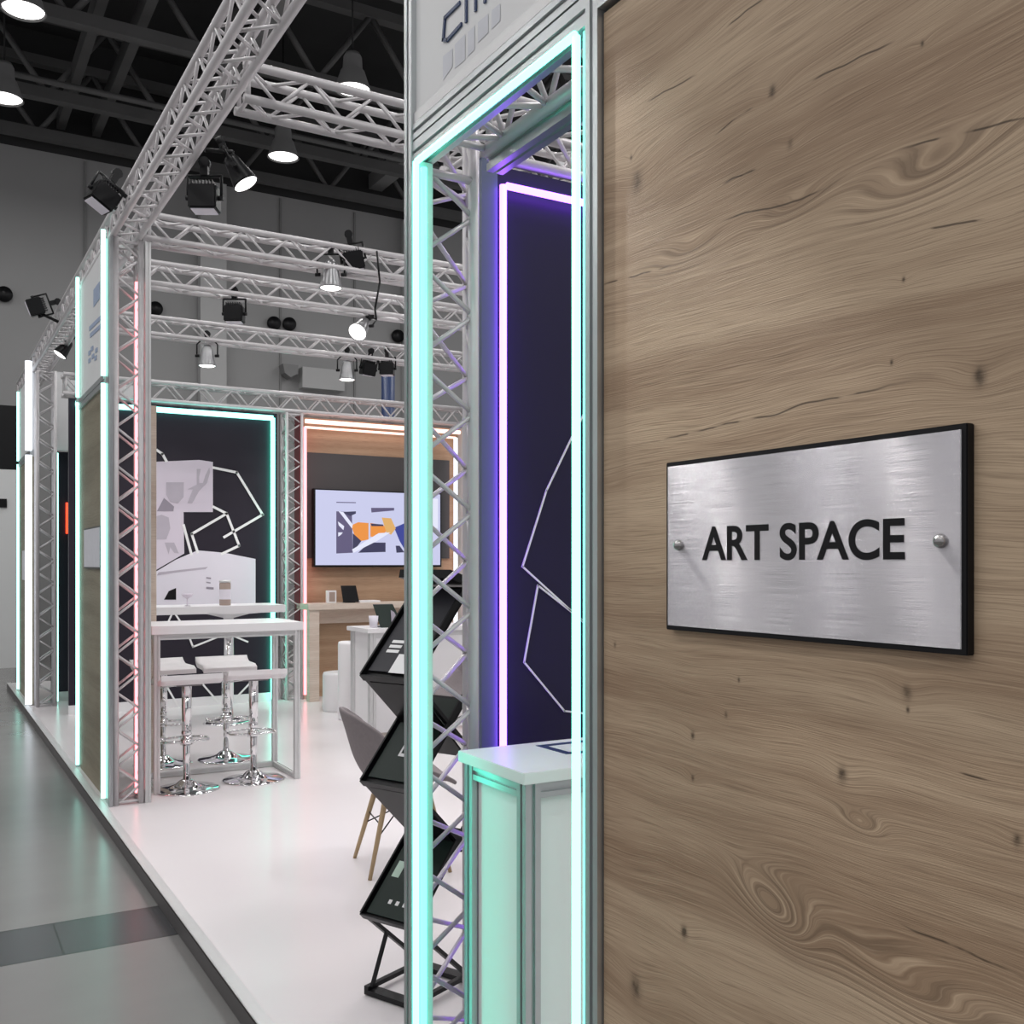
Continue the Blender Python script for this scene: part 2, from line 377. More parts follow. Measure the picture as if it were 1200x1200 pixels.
for i, (x, wd, hh) in enumerate(((4.35, 0.30, 9.5), (2.15, 0.14, 9.45), (2.75, 0.14, 9.45), (8.2, 0.3, 9.5))):
    struct('trim_%d' % (i+4), box(nb(), x, x+wd, -6, 19.9, hh+0.02, hh+0.32), M_beam if wd > 0.2 else M_joist)
bm = nb(); tube(bm, (-9, 16.9, 8.98), (13, 16.9, 8.98), 0.05, 8); tag(obj('conduit', bm, M_joist), 'long grey cable conduit running under the roof joists', 'conduit')

# high bay lamps
hb = thing('high_bay_lamp', 'large lit high bay lamp at the top left corner of the photo, nearest the aisle', 'ceiling lamp', (0, 0, 0), 'high bay lamps under the roof')
bm = nb(); lathe(bm, [(0.0, 0.52), (0.10, 0.52), (0.13, 0.46), (0.14, 0.30), (0.17, 0.26), (0.25, 0.02), (0.26, 0.0), (0.245, 0.0), (0.16, 0.24), (0.0, 0.25)]); obj('reflector', bm, M_beam, hb)
bm = nb(); lathe(bm, [(0.0, 0.03), (0.20, 0.03), (0.235, 0.025), (0.20, 0.02), (0.0, 0.02)]); obj('lens', bm, LENS, hb)
bm = nb(); tube(bm, (0, 0, 0.50), (0, 0, 2.92), 0.012, 8); obj('hanger', bm, M_blk, hb)
hb.location = (1.09, 13.5, 8.28)
dup(hb, (1.06, 16.2, 8.28), (0, 0, 0), 'lit high bay lamp cut by the left edge of the photo, behind the corner lamp')
dup(hb, (5.28, 13.4, 8.28), (0, 0, 0), 'lit high bay lamp above the front cross truss, beside the header post')
dup(hb, (5.17, 16.2, 8.28), (0, 0, 0), 'lit high bay lamp seen in the gap below the front cross truss')

# things far behind: partition, vents
bm = nb(); box(bm, -6, 1.35, 18.0, 18.1, -0.08, 3.1); t = obj('partition', bm, M_part); tag(t, 'white partition wall standing on the hall floor at the far left', 'partition')
bm = nb(); box(bm, -6, 1.5, 18.15, 18.3, -0.08, 4.15); t = obj('partition', bm, M_blkpl); tag(t, 'black partition rising behind the white one at the far left', 'partition')
x_, z_ = onY(0, 588, 17.97)
tag(obj('sign', box(nb(), x_-0.35, x_+0.10, 17.97, 18.0, z_-0.09, z_+0.05), M_blkpl), 'small black sign on the white partition', 'sign')
for (u, v, lab) in ((5, 345, 'round black vent on the hall wall at the left edge'), (182, 362, 'round black vent on the hall wall seen just right of the lattice corner tower'),
                    (321, 379, 'left of two round black vents side by side on the hall wall'), (339, 380, 'right of two round black vents side by side on the hall wall'),
                    (466, 394, 'round black vent on the hall wall beside the header post')):
    x_, z_ = onY(u, v, 19.95)
    bm = nb(); lathe(bm, [(0, 0.0), (0.10, 0.0), (0.13, -0.02), (0.14, -0.06), (0.13, -0.12), (0, -0.12)], (x_, 20.0, z_), 24, Matrix.Rotation(-PI/2, 4, 'X'))
    tag(obj('air_vent', bm, M_blkpl), lab, 'air vent', 'round vents on the hall wall')
x_, z_ = onY(352, 455, 19.9)
tag(obj('wall_cabinet', box(nb(), x_, x_+0.9, 19.75, 20.0, z_, z_+0.42), M_pil), 'pale grey box on the hall wall above the rear truss', 'cabinet')
x_, z_ = onY(330, 427, 19.8)
bm = nb(); prism(bm, [(x_, 19.7, z_), (x_+0.32, 19.7, z_), (x_+0.30, 19.7, z_-0.18), (x_+0.16, 19.7, z_-0.26), (x_+0.04, 19.7, z_-0.18)], (0, 0.28, 0)); tag(obj('loudspeaker', bm, M_beam), 'dark grey hall loudspeaker on the rear hall wall', 'loudspeaker')
x_, z_ = onY(455, 440, 15.0)
bm = nb(); tube(bm, (x_, 15, -0.08), (x_, 15, z_), 0.09, 12, 0.11); tag(obj('banner_pole', bm, M_blue), 'dark navy pole seen behind the rear truss near the header post', 'pole')

# ---------------------------------------------------------------- platform
pf = struct('floor_platform', box(nb(), 1.04, 7.2, -1.6, 15.0, -0.08, 0.0), M_plat)
struct('trim_9', box(nb(), 1.012, 1.0395, -1.6, 15.0, -0.08, -0.012), M_edge)
struct('trim_10', box(nb(), 1.010, 1.060, -1.6, 15.0, 0.0004, 0.007, 0.002), M_aluw)

# ---------------------------------------------------------------- trusses
def truss(name, label, axis, a0, a1, p0, q0, s=0.22, pitch=0.28, rc=0.021, rl=0.0085, group=None, s2=None, shift=0.0, mat=None):
    """axis x/y/z; (p0,q0) = lower corner in the two other axes; s = outer side"""
    mat = mat or M_truss; s2 = s2 or s
    def P(a, p, q):
        if axis == 'x': return (a, p, q)
        if axis == 'y': return (p, a, q)
        return (p, q, a)
    t = thing(name, label, 'truss', P((a0+a1)/2 if axis != 'z' else a0, p0+s/2, q0+(s2/2 if axis == 'z' else 0)), group)
    lo, hi = rc, s-rc; lo2, hi2 = rc, s2-rc
    cor = [(p0+lo, q0+lo2), (p0+hi, q0+lo2), (p0+hi, q0+hi2), (p0+lo, q0+hi2)]
    for (p, q) in cor:
        bm = nb(); tube(bm, P(a0, p, q), P(a1, p, q), rc, 12); obj('chord', bm, mat, t)
    n = max(2, int(round((a1-a0)/(pitch/2)))); n += n % 2
    st = (a1-a0)/n
    for k in range(4):
        A, B = cor[k], cor[(k+1) % 4]
        if k >= 2: A, B = B, A
        bm = nb()
        for i in range(n):
            s0 = A if (i+k) % 2 == 0 else B; s1 = B if (i+k) % 2 == 0 else A
            tube(bm, P(a0+i*st, *s0), P(a0+(i+1)*st, *s1), rl, 7)
        for e_ in (a0+rc, a1-rc): tube(bm, P(e_, *A), P(e_, *B), rl*1.3, 7)
        obj('lacing', bm, mat, t)
    return t
XI = 1.306
truss('truss_beam', 'long box truss beam along the aisle on top of the towers and header panels', 'y', 1.45, 14.5, PX, 3.75, 0.20, 0.30)
truss('truss_beam', 'box truss cross beam nearest the camera, below the lit lamp beside the header post', 'x', XI, 6.2, 4.66, 3.75, 0.20, 0.33)
truss('truss_beam', 'second cross truss beam, joining the lattice corner tower beside the bar table', 'x', XI, 6.2, 7.0, 3.75, 0.20, 0.33)
truss('truss_beam', 'third cross truss beam, carrying the black square spotlight', 'x', XI, 6.2, 8.1, 3.75, 0.20, 0.33)
truss('truss_beam', 'fourth cross truss beam, lowest one crossing open hall wall above the rear truss', 'x', XI, 6.2, 9.9, 3.75, 0.20, 0.33)
truss('truss_beam', 'rear truss beam resting just above the lit frames of the rear walls', 'x', XI, 6.3, 11.46, 3.36, 0.25, 0.36, 0.024, 0.010)
truss('truss_beam', 'truss beam along the inner side of the stand, joining the cross beams', 'y', 2.4, 11.7, 6.2, 3.75, 0.20, 0.30)
truss('truss_beam', 'short truss beam over the doorway behind the mint light tube', 'y', 1.52, 2.35, PX+0.015, 2.68, 0.22, 0.24, 0.018, 0.0075)
truss('truss_beam', 'truss beam over the dark blue wall with the purple light frame', 'x', 1.40, 3.2, 2.61, 2.80, 0.22, 0.26, 0.018, 0.0075)
# towers
t = thing('truss_tower', 'three sided lattice tower nearest the camera behind the mint light tubes', 'truss', (1.25, 2.45, 0))
TRI = [(1.112, 2.395), (1.290, 2.395), (1.362, 2.565)]
for (x, y) in TRI:
    bm = nb(); tube(bm, (x, y, 0), (x, y, 3.75), 0.015, 12); obj('chord', bm, M_truss, t)
for k in range(3):
    A, B = TRI[k], TRI[(k+1) % 3]
    if k == 2: A, B = B, A
    bm = nb(); n = 28; st_ = 3.70/n
    for i in range(n):
        p, q = (A, B) if (i+(1 if k == 2 else 0)) % 2 == 0 else (B, A)
        tube(bm, (*p, 0.02+i*st_), (*q, 0.02+(i+1)*st_), 0.0068, 7)
    tube(bm, (*A, 2.63), (*B, 2.63), 0.012, 8); obj('lacing', bm, M_truss, t)
truss('truss_tower', 'pink lit lattice corner tower beside the white bar table', 'z', 0, 3.75, PX+0.012, 7.03, 0.20, 0.25, 0.02, 0.0085)
truss('truss_tower', 'pale lattice tower far down the aisle beside the white light tube', 'z', 0, 3.75, PX+0.03, 12.3, 0.22, 0.25, 0.02, 0.0085)
truss('truss_tower', 'slim lattice tower between the black rear wall and the oak rear wall', 'z', 0, 3.36, 3.68, 11.44, 0.22, 0.25, 0.02, 0.0085)
truss('truss_tower', 'rear corner lattice tower beside the oak wall with the television', 'z', 0, 3.36, 6.10, 11.44, 0.22, 0.25, 0.02, 0.0085)
truss('truss_tower', 'truss tower at the inner front corner of the stand, end of the cross beams', 'z', 0, 3.75, 6.2, 4.66, 0.20, 0.25, 0.02, 0.0085)

# ---------------------------------------------------------------- near front: oak wall, posts, header
struct('wall_front', box(nb(), PX+0.004, PX+0.045, -1.2, 1.516, 0.0, 2.615), M_oak, 'oak board wall with the sign')
t = thing('profile_post', 'aluminium post between the doorway and the oak wall', 'post', (PX+0.01, 1.54, 0))
bm = nb(); profile(bm, 'z', (PX+0.015, 1.540), 0.046, 0.040, 0, 4.05); obj('slotted_bar', bm, M_alu, t)
bm = nb(); box(bm, PX-0.02, PX+0.05, 1.50, 1.575, 0.0, 0.006); obj('foot_plate', bm, M_alu, t)
t = thing('profile_post', 'aluminium post on the outer side of the doorway with mint light tubes', 'post', (PX+0.01, 2.352, 0))
bm = nb(); profile(bm, 'z', (PX+0.012, 2.352), 0.044, 0.044, 0, 4.05); obj('slotted_bar', bm, M_alu, t)
bm = nb(); box(bm, PX-0.02, PX+0.05, 2.32, 2.385, 0.0, 0.006); obj('foot_plate', bm, M_alu, t)
# header above the doorway
hd = thing('header_panel', 'white header panel with navy lettering above the doorway', 'header panel', (PX, 1.95, 2.66))
Y0, Y1 = 1.561, 2.330
hpn = obj('panel', box(nb(), PX+0.004, PX+0.02, Y0, Y1, 2.74, 4.0), M_head, hd)
bm = nb(); box(bm, PX-0.003, PX+0.024, Y0, Y1, 2.715, 2.745, 0.002); obj('lower_rail', bm, M_aluw, hd)
bm = nb(); profile(bm, 'y', (PX+0.012, 2.693), 0.036, 0.040, Y0, Y1); obj('profile_rail', bm, M_alu, hd)
def strokes(pts_list, wdt, X, mat, parent, name, depth=0.004, ext=-1):
    bm = nb()
    for pts in pts_list:
        for (a, b) in zip(pts[:-1], pts[1:]):
            a, b = Vector((X, *a)), Vector((X, *b)); d = (b-a).normalized(); n_ = Vector((0, -d.z, d.y))*wdt/2
            a2, b2 = a-d*wdt*0.35, b+d*wdt*0.35
            prism(bm, [a2-n_, b2-n_, b2+n_, a2+n_], (ext*depth, 0, 0))
    return obj(name, bm, mat, parent)
K = lambda u, v: onX(u, v, PX+0.002)
for pl_s in ([K(539, 4), K(522, 21), K(520, 47), K(525, 47), K(541, 29)], [K(547, -12), K(547, 25)], [K(547, -12), K(566, -30), K(569, -26)], [K(558, -20), K(558, 12)], [K(569, -26), K(569, 2)], [K(582, -38), K(582, -10)]):
    strokes([pl_s], 0.0085, PX+0.003, M_blue, hpn, 'letter_stroke')
bm = nb()
for (a, b, c, d) in (((519, 66), (530, 57), (530, 78), (519, 94)), ((533, 52), (545, 40), (545, 70), (533, 80)), ((548, 38), (556, 30), (556, 58), (548, 66)), ((560, 26), (572, 16), (572, 38), (560, 50)), ((576, 12), (586, 4), (586, 24), (576, 34))):
    prism(bm, [(PX+0.003, *K(*p)) for p in (a, b, c, d)], (-0.0003, 0, 0))
obj('faded_print', bm, M_logo, hpn)
rt = thing('profile_rail', 'slotted aluminium rail lit green over the mint light tube', 'rail', (PX, 1.95, 2.62))
bm = nb(); profile(bm, 'y', (PX+0.016, 2.640), 0.044, 0.056, Y0, Y1); obj('slotted_bar', bm, M_alu, rt)
# header and rail above the oak wall
h2 = thing('header_panel', 'white header panel above the oak wall with the sign', 'header panel', (PX, 0.2, 2.62))
obj('panel', box(nb(), PX+0.004, PX+0.02, -1.2, 1.516, 2.70, 4.0), M_head, h2)
bm = nb(); profile(bm, 'y', (PX+0.016, 2.66), 0.05, 0.075, -1.2, 1.518); obj('profile_rail', bm, M_alu, h2)
# inner rail with purple sheen
bm = nb(); profile(bm, 'y', (XI+0.03, 2.675), 0.05, 0.05, 1.2, 2.36); tag(obj('ceiling_rail', bm, M_alu), 'blue tinted aluminium rail overhead running towards the purple light frame', 'rail')

def ledframe(name, label, tubes, group=None):
    loc = tubes[0][0]
    t = thing(name, label, 'light tube', loc, group)
    for (a, b, r, mat) in tubes:
        bm = nb(); tube(bm, a, b, r, 12)
        obj('light_tube', bm, mat, t)
    return t
ledframe('led_frame', 'mint neon light tubes framing the doorway nearest the camera',
         [((1.068, 2.285, 0.02), (1.068, 2.285, 2.600), 0.0080, LED_mint), ((1.089, 2.285, 0.02), (1.089, 2.285, 2.59), 0.0080, LED_green),
          ((1.077, 1.588, 0.02), (1.077, 1.588, 2.602), 0.0082, LED_mint), ((1.075, 1.588, 2.604), (1.072, 2.285, 2.604), 0.0082, LED_mint)])
bm = nb(); box(bm, PX-0.006, PX+0.034, 2.296, 2.3295, 0.0, 2.61); box(bm, PX+0.001, PX+0.034, 1.5605, 1.580, 0, 2.61)
tag(obj('door_channel', bm, M_aluw), 'aluminium channel holding the mint light tubes in the doorway', 'channel')

# purple framed wall
YW = 2.62
xw = onY(562, 500, YW)[0]
ww = thing('display_wall', 'dark blue wall with white line drawing and purple light frame', 'display wall', (2.2, YW, 0))
obj('panel', box(nb(), xw, 3.4, YW, YW+0.05, 0, 2.79), M_inner, ww)
obj('side_frame', box(nb(), xw-0.004, onY(583, 500, YW-0.02)[0], YW-0.022, YW+0.055, 0, 2.795), M_navy, ww)
def ystrokes(pl, wdt, Y, mat, parent, name, dep=0.004):
    bm = nb()
    for pts in pl:
        for (a, b) in zip(pts[:-1], pts[1:]):
            a, b = Vector((a[0], Y, a[1])), Vector((b[0], Y, b[1])); d = (b-a).normalized(); n_ = Vector((-d.z, 0, d.x))*wdt/2
            a2, b2 = a-d*wdt*0.4, b+d*wdt*0.4
            prism(bm, [a2-n_, b2-n_, b2+n_, a2+n_], (0, -dep, 0))
    return obj(name, bm, mat, parent)
Q = lambda u, v: onY(u, v, YW)
ystrokes([[Q(700, 455), Q(671, 510), Q(640, 575), Q(612, 664), Q(690, 735)], [Q(630, 686), Q(614, 776), Q(661, 833), Q(700, 838)], [Q(630, 686), Q(705, 745)]], 0.0055, YW-0.001, M_line, ww, 'line_drawing')
xq, zq = onY(590, 217, YW-0.035)
ledframe('led_frame', 'violet neon light tube framing the dark blue wall behind the counter',
         [((xq, YW-0.035, 0.02), (xq, YW-0.035, zq), 0.0105, LED_purple), ((xq+0.012, YW-0.035, zq), (3.3, YW-0.035, zq), 0.0105, LED_purple)])

# sign
Ya, za = onX(781, 542, PX-0.010); Yb, zb = onX(1134, 495, PX-0.010)
sy0, sy1 = Yb, Ya; szt = (onX(781, 542, PX-0.010)[1]+onX(1134, 496, PX-0.010)[1])/2; szb = (onX(781, 738, PX-0.010)[1]+onX(1134, 768, PX-0.010)[1])/2
M_screw = pmat('screw_steel', (0.38, 0.37, 0.37), 0.22, 1.0)
sg = thing('sign', 'brushed metal sign reading ART SPACE on the oak wall', 'sign', (PX, (sy0+sy1)/2, szb))
obj('backing_board', box(nb(), PX-0.010, PX+0.004, sy0, sy1, szb, szt, 0.0012), M_blkpl, sg)
m = bpy.data.materials.new('brushed_steel'); m.use_nodes = True; nt = m.node_tree; b = nt.nodes['Principled BSDF']; e = E(nt)
g = nt.nodes.new('ShaderNodeNewGeometry'); sp = nt.nodes.new('ShaderNodeSeparateXYZ'); nt.links.new(g.outputs['Position'], sp.inputs[0])
br = e.noise(e.vec(e.m('MULTIPLY', sp.outputs['Y'], 6), e.m('MULTIPLY', sp.outputs['Z'], 900), 0), 1, 2)
nt.links.new(e.mix(br, (0.55, 0.53, 0.56), (0.65, 0.635, 0.66)), b.inputs['Base Color'])
b.inputs['Metallic'].default_value = 1; b.inputs['Roughness'].default_value = 0.235; b.inputs['Anisotropic'].default_value = 1.0; b.inputs['Anisotropic Rotation'].default_value = 0.25
tg = nt.nodes.new('ShaderNodeTangent'); tg.direction_type = 'UV_MAP'; tg.uv_map = 'UVMap'; nt.links.new(tg.outputs[0], b.inputs['Tangent'])
# hairline brushing: every fine horizontal scratch tilts the surface up or down a little
sc_ = e.noise(e.vec(e.m('MULTIPLY', sp.outputs['Y'], 9), e.m('MULTIPLY', sp.outputs['Z'], 30000), 3.0), 1, 1)
tl_ = e.m('MULTIPLY', e.m('SUBTRACT', sc_, 0.5), 2.1)
vn = nt.nodes.new('ShaderNodeVectorMath'); vn.operation = 'NORMALIZE'; nt.links.new(e.vec(-1.0, 0.0, tl_), vn.inputs[0])
nt.links.new(vn.outputs[0], b.inputs['Normal'])
M_steel = m
bd = 0.0075
pl = obj('metal_plate', box(nb(), PX-0.0125, PX-0.009, sy0+bd, sy1-bd, szb+bd, szt-bd), M_steel, sg)
uv = pl.data.uv_layers.new(name='UVMap')
for lp in pl.data.loops:
    co = pl.data.vertices[lp.vertex_index].co; uv.data[lp.index].uv = (co.y, co.z)
# lettering
cu = bpy.data.curves.new('lettering', 'FONT'); cu.body = 'ART SPACE'; cu.size = 0.1; cu.extrude = 0.00012; cu.offset = 0.0022
tmp = bpy.data.objects.new('tmp', cu); C.objects.link(tmp); bpy.context.view_layer.update()
me = bpy.data.meshes.new_from_object(tmp.evaluated_get(bpy.context.evaluated_depsgraph_get())); bpy.data.objects.remove(tmp)
xs = [v.co.x for v in me.vertices]; ys = [v.co.y for v in me.vertices]
xa, xb, ya_, yb_ = min(xs), max(xs), min(ys), max(ys)
XP = PX-0.0125
L0 = onX(823, 657, XP); L1 = onX(1061, 657, XP)
TW = L0[0]-L1[0]; zt0 = onX(830, 617, XP)[1]; zb0 = onX(823, 657, XP)[1]
for v in me.vertices:
    fx = (v.co.x-xa)/(xb-xa); fy = (v.co.y-ya_)/(yb_-ya_); dz = v.co.z
    v.co = (XP-0.0002-dz, L0[0]-fx*TW, zb0+fy*(zt0-zb0))
me.transform(Matrix.Translation(-wloc(sg)))
bl = nb(); bl.from_mesh(me); bl.verts.ensure_lookup_table(); seen = set()
for v0 in bl.verts:
    if v0.index in seen: continue
    isl, stack = [], [v0]; seen.add(v0.index)
    while stack:
        a_ = stack.pop(); isl.append(a_)
        for e_ in a_.link_edges:
            b_ = e_.other_vert(a_)
            if b_.index not in seen: seen.add(b_.index); stack.append(b_)
    ids = {v.index: k for k, v in enumerate(isl)}; fs = {f for v in isl for f in v.link_faces}
    lm = bpy.data.meshes.new('letter'); lm.from_pydata([v.co[:] for v in isl], [], [[ids[v.index] for v in f.verts] for f in fs])
    o = bpy.data.objects.new('letter', lm); C.objects.link(o); o.parent = pl; lm.materials.append(M_blkpl)
bl.free()
for (u, v) in ((796, 639), (1103, 634)):
    y_, z_ = onX(u, v, XP)
    bm = nb(); lathe(bm, [(0, 0.009), (0.004, 0.0085), (0.0075, 0.0055), (0.009, 0.001), (0.009, 0.0)], (XP, y_, z_), 20, Matrix.Rotation(-PI/2, 4, 'Y'))
    obj('screw', bm, M_screw, sg)

# ---------------------------------------------------------------- reception counter in the doorway
DX0, DX1, DY0, DY1, DZ = 1.165, 1.95, 1.925, 2.245, 1.130
dk = thing('reception_counter', 'white topped reception counter with aluminium frame in the doorway', 'counter', ((DX0+DX1)/2, (DY0+DY1)/2, 0))
dtop = obj('countertop', box(nb(), DX0, DX1, DY0, DY1, DZ-0.027, DZ, 0.0015), M_white, dk)
i_ = 0.012
for (x, y) in ((DX0+i_+0.02, DY0+i_+0.02), (DX1-i_-0.02, DY0+i_+0.02), (DX0+i_+0.02, DY1-i_-0.02), (DX1-i_-0.02, DY1-i_-0.02)):
    bm = nb(); profile(bm, 'z', (x, y), 0.04, 0.04, 0, DZ-0.027); obj('post', bm, M_alu, dk)
for z in (DZ-0.027-0.019, 0.05):
    for y in (DY0+i_+0.02, DY1-i_-0.02):
        bm = nb(); profile(bm, 'x', (y, z), 0.036, 0.036, DX0+i_+0.04, DX1-i_-0.04); obj('rail', bm, M_alu, dk)
    for x in (DX0+i_+0.02, DX1-i_-0.02):
        bm = nb(); profile(bm, 'y', (x, z), 0.036, 0.036, DY0+i_+0.04, DY1-i_-0.04); obj('rail', bm, M_alu, dk)
obj('side_panel', box(nb(), DX0+i_+0.018, DX0+i_+0.024, DY0+0.052, DY1-0.052, 0.068, DZ-0.064), M_white, dk)
obj('front_panel', box(nb(), DX0+0.052, DX1-0.052, DY0+i_+0.016, DY0+i_+0.022, 0.068, DZ-0.064), M_white, dk)
def onZ(u, v, z):
    d = (CAMZ-z)*1180/(v-660); X = (u+95)/1370*d; return (X, (d-SI*X)/CO, z)
lf = [onZ(628, 874, DZ), onZ(700, 866, DZ), onZ(704, 881, DZ), onZ(664, 884, DZ)]
cen = sum((Vector(p) for p in lf), Vector())/4
bm = nb()
for i in range(4):
    a, b_ = Vector(lf[i]), Vector(lf[(i+1) % 4]); ia, ib = a+(cen-a)*0.30, b_+(cen-b_)*0.30
    prism(bm, [a, b_, ib, ia], (0, 0, 0.001))
obj('printed_emblem', bm, M_blue, dtop)

# ---------------------------------------------------------------- far front modules
md = thing('front_panel', 'far oak front panel between light tubes, with a small plate', 'panel', (PX, 7.9, 0))
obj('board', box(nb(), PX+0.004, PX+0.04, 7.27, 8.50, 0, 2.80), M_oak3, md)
bm = nb(); profile(bm, 'y', (PX+0.014, 2.84), 0.05, 0.08, 7.27, 8.50); obj('profile_rail', bm, M_alu, md)
h3 = thing('header_panel', 'white header panel with faded blue print above the far oak panel', 'header panel', (PX, 7.9, 2.88))
obj('panel', box(nb(), PX+0.004, PX+0.03, 7.27, 8.50, 2.88, 3.80), M_head, h3)
K2 = lambda u, v: onX(u, v, PX+0.003)
bm = nb()
for (u0, v0, u1, v1, hgt) in ((105, 383, 119, 369, 5), (106, 391, 119, 379, 5), (110, 340, 117, 330, 20)):
    prism(bm, [(PX+0.003, *K2(*p)) for p in ((u0, v0), (u1, v1), (u1, v1+hgt), (u0, v0+hgt))], (-0.003, 0, 0))
for (u, v) in ((104, 412), (108, 416), (112, 409), (104, 421), (111, 418), (107, 407)):
    prism(bm, [(PX+0.003, *K2(*p)) for p in ((u, v), (u+2.5, v-2), (u+2.5, v+3), (u, v+5))], (-0.003, 0, 0))
obj('faded_print', bm, M_logo2, h3)
pt = thing('door_plate', 'small pale plate on the far oak front panel', 'sign', (PX, 8.0, 1.55))
ya, z0 = onX(99, 612, PX-0.01); yb, z1 = onX(118, 665, PX-0.01)
obj('backing_board', box(nb(), PX-0.012, PX+0.0035, yb, ya, z1-0.01, 1.86, 0.001), M_blkpl, pt)
obj('metal_plate', box(nb(), PX-0.015, PX-0.011, yb+0.012, ya-0.012, z1+0.002, 1.848), M_logo, pt)
# posts at both ends of the far panel
for (y, lab) in ((7.045, 'aluminium post at the aisle corner of the pink lit tower'), (8.56, 'aluminium post at the far end of the far oak panel')):
    bm = nb(); profile(bm, 'z', (PX+0.0, y), 0.022 if y < 8 else 0.04, 0.05, 0, 3.75); tag(obj('profile_post', bm, M_alu), lab, 'post')
bm = nb(); box(bm, PX-0.006, PX+0.010, 7.08, 7.19, 0, 3.75); tag(obj('cover_strip', bm, M_alu), 'flat aluminium strip beside the brightest far light tube', 'strip')
bm = nb(); profile(bm, 'z', (1.320, 7.05), 0.036, 0.045, 0, 3.75); tag(obj('profile_post', bm, M_aluw), 'aluminium post between the pink lit tower and the bar table', 'post')
ledframe('led_frame', 'bright mint light tubes at both ends of the far oak panel',
         [((PX-0.018, 7.225, 0.02), (PX-0.018, 7.225, 2.81), 0.016, LED_far), ((PX-0.018, 7.225, 2.86), (PX-0.018, 7.225, 3.84), 0.016, LED_far),
          ((PX-0.014, 8.53, 0.02), (PX-0.014, 8.53, 2.86), 0.014, LED_far), ((PX-0.014, 8.53, 2.90), (PX-0.014, 8.53, 3.84), 0.014, LED_far)])
ledframe('led_frame', 'pink light tube standing inside the corner tower', [((1.270, 7.15, 0.05), (1.270, 7.15, 3.5), 0.014, LED_pink)])
# farthest module
md = thing('front_panel', 'farthest front panel at the aisle end behind the white light tube', 'panel', (PX, 13.2, 0))
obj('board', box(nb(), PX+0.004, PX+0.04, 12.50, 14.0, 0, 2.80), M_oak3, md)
bm = nb(); profile(bm, 'y', (PX+0.014, 2.84), 0.05, 0.08, 12.5, 14.0); obj('profile_rail', bm, M_alu, md)
h4 = thing('header_panel', 'farthest pale header panel at the end of the aisle', 'header panel', (PX, 13.2, 2.88))
obj('panel', box(nb(), PX+0.004, PX+0.03, 12.50, 14.0, 2.88, 3.75), M_head, h4)
bm = nb(); prism(bm, [(PX+0.003, *K2(*p)) for p in ((33.3, 475), (35, 474), (35, 512), (33.3, 510))], (-0.003, 0, 0)); obj('faded_print', bm, M_logo2, h4)
tag(obj('door_plate', box(nb(), PX-0.01, PX+0.004, 12.9, 13.5, 1.4, 1.75), M_logo), 'narrow pale plate on the farthest front panel', 'sign')
ledframe('led_frame', 'white and mint light tubes at the ends of the farthest panel',
         [((PX-0.03, 12.44, 0.02), (PX-0.03, 12.44, 2.81), 0.036, LED_white), ((PX-0.03, 12.44, 2.86), (PX-0.03, 12.44, 3.86), 0.036, LED_white),
          ((PX-0.014, 14.03, 0.02), (PX-0.014, 14.03, 2.84), 0.016, LED_far), ((PX-0.014, 14.03, 2.88), (PX-0.014, 14.03, 3.75), 0.016, LED_far)])
# dark wall and header behind, seen left of the far oak panel
x0 = onY(64, 500, 12.3)[0]
o = tag(obj('header_panel', box(nb(), x0, 2.3, 12.62, 12.66, 2.9, 3.8), M_head), 'blank white header panel over the dark gap far down the aisle', 'header panel')
dw = thing('display_wall', 'dark wall far down the aisle below the blank white header', 'display wall', (1.8, 12.8, 0))
obj('panel', box(nb(), x0+0.02, 2.4, 12.8, 12.85, 0, 2.9), M_black, dw)
obj('base_strip', box(nb(), x0+0.02, 2.4, 12.78, 12.80, 0, 0.10), M_aluw, dw)
xl = onY(67, 600, 12.5)[0]
ledframe('led_frame', 'pale light tube at the edge of the dark gap far down the aisle', [((xl, 12.56, 0.02), (xl, 12.56, 2.86), 0.022, LED_far)])
xr, zr = onY(79, 607, 12.7)
bm = nb(); tube(bm, (xr, 12.74, zr-0.18), (xr, 12.74, zr+0.18), 0.012, 8); tag(obj('red_reflection_rod', bm, emat('red_glow', (1, 0.05, 0.015), 3)), 'added red glowing rod imitating the reflection on the dark far wall', 'glow rod')  # added glowing rod, stands in for red light reflected on the wall
# oak upright behind bar table
x_ = onY(175.5, 600, 7.86)[0]; x2 = onY(183.5, 600, 7.86)[0]
tag(obj('oak_upright', box(nb(), x_, x2, 7.86, 7.93, 0, 2.78), M_birch), 'pale oak upright board standing behind the bar table', 'board')

# ---------------------------------------------------------------- rear walls
YR = 11.5
bw = thing('display_wall', 'black rear wall with photo prints and white line drawing behind the bar tables', 'display wall', (2.5, YR, 0))
xb1 = onY(325, 600, YR)[0]
obj('panel', box(nb(), 1.36, xb1, YR, YR+0.06, 0.10, 3.34), M_black, bw)
obj('base_strip', box(nb(), 1.36, xb1, YR-0.005, YR+0.06, 0, 0.10), M_white, bw)
R = lambda u, v: onY(u, v, YR)
S = lambda a, b: R(160+a*0.18333, 480+b*0.18333)      # read off an enlarged crop
ystrokes([[S(490, 372), S(640, 402), S(805, 672), S(560, 815)], [S(490, 622), S(575, 665), S(352, 795), S(390, 912)], [S(575, 665), S(655, 870), S(545, 922)],
          [S(130, 260), S(165, 285), S(190, 330)], [S(300, 740), S(350, 925)]], 0.028, YR-0.012, M_line, bw, 'line_drawing')
ystrokes([[R(196, 731), R(203, 716), R(213, 731)], [R(221, 745), R(226, 758), R(266, 742), R(290, 752)], [R(190, 795), R(213, 835)], [R(236, 800), R(255, 822)], [R(293, 800), R(276, 818)]], 0.02, YR-0.012, M_line, bw, 'line_drawing')
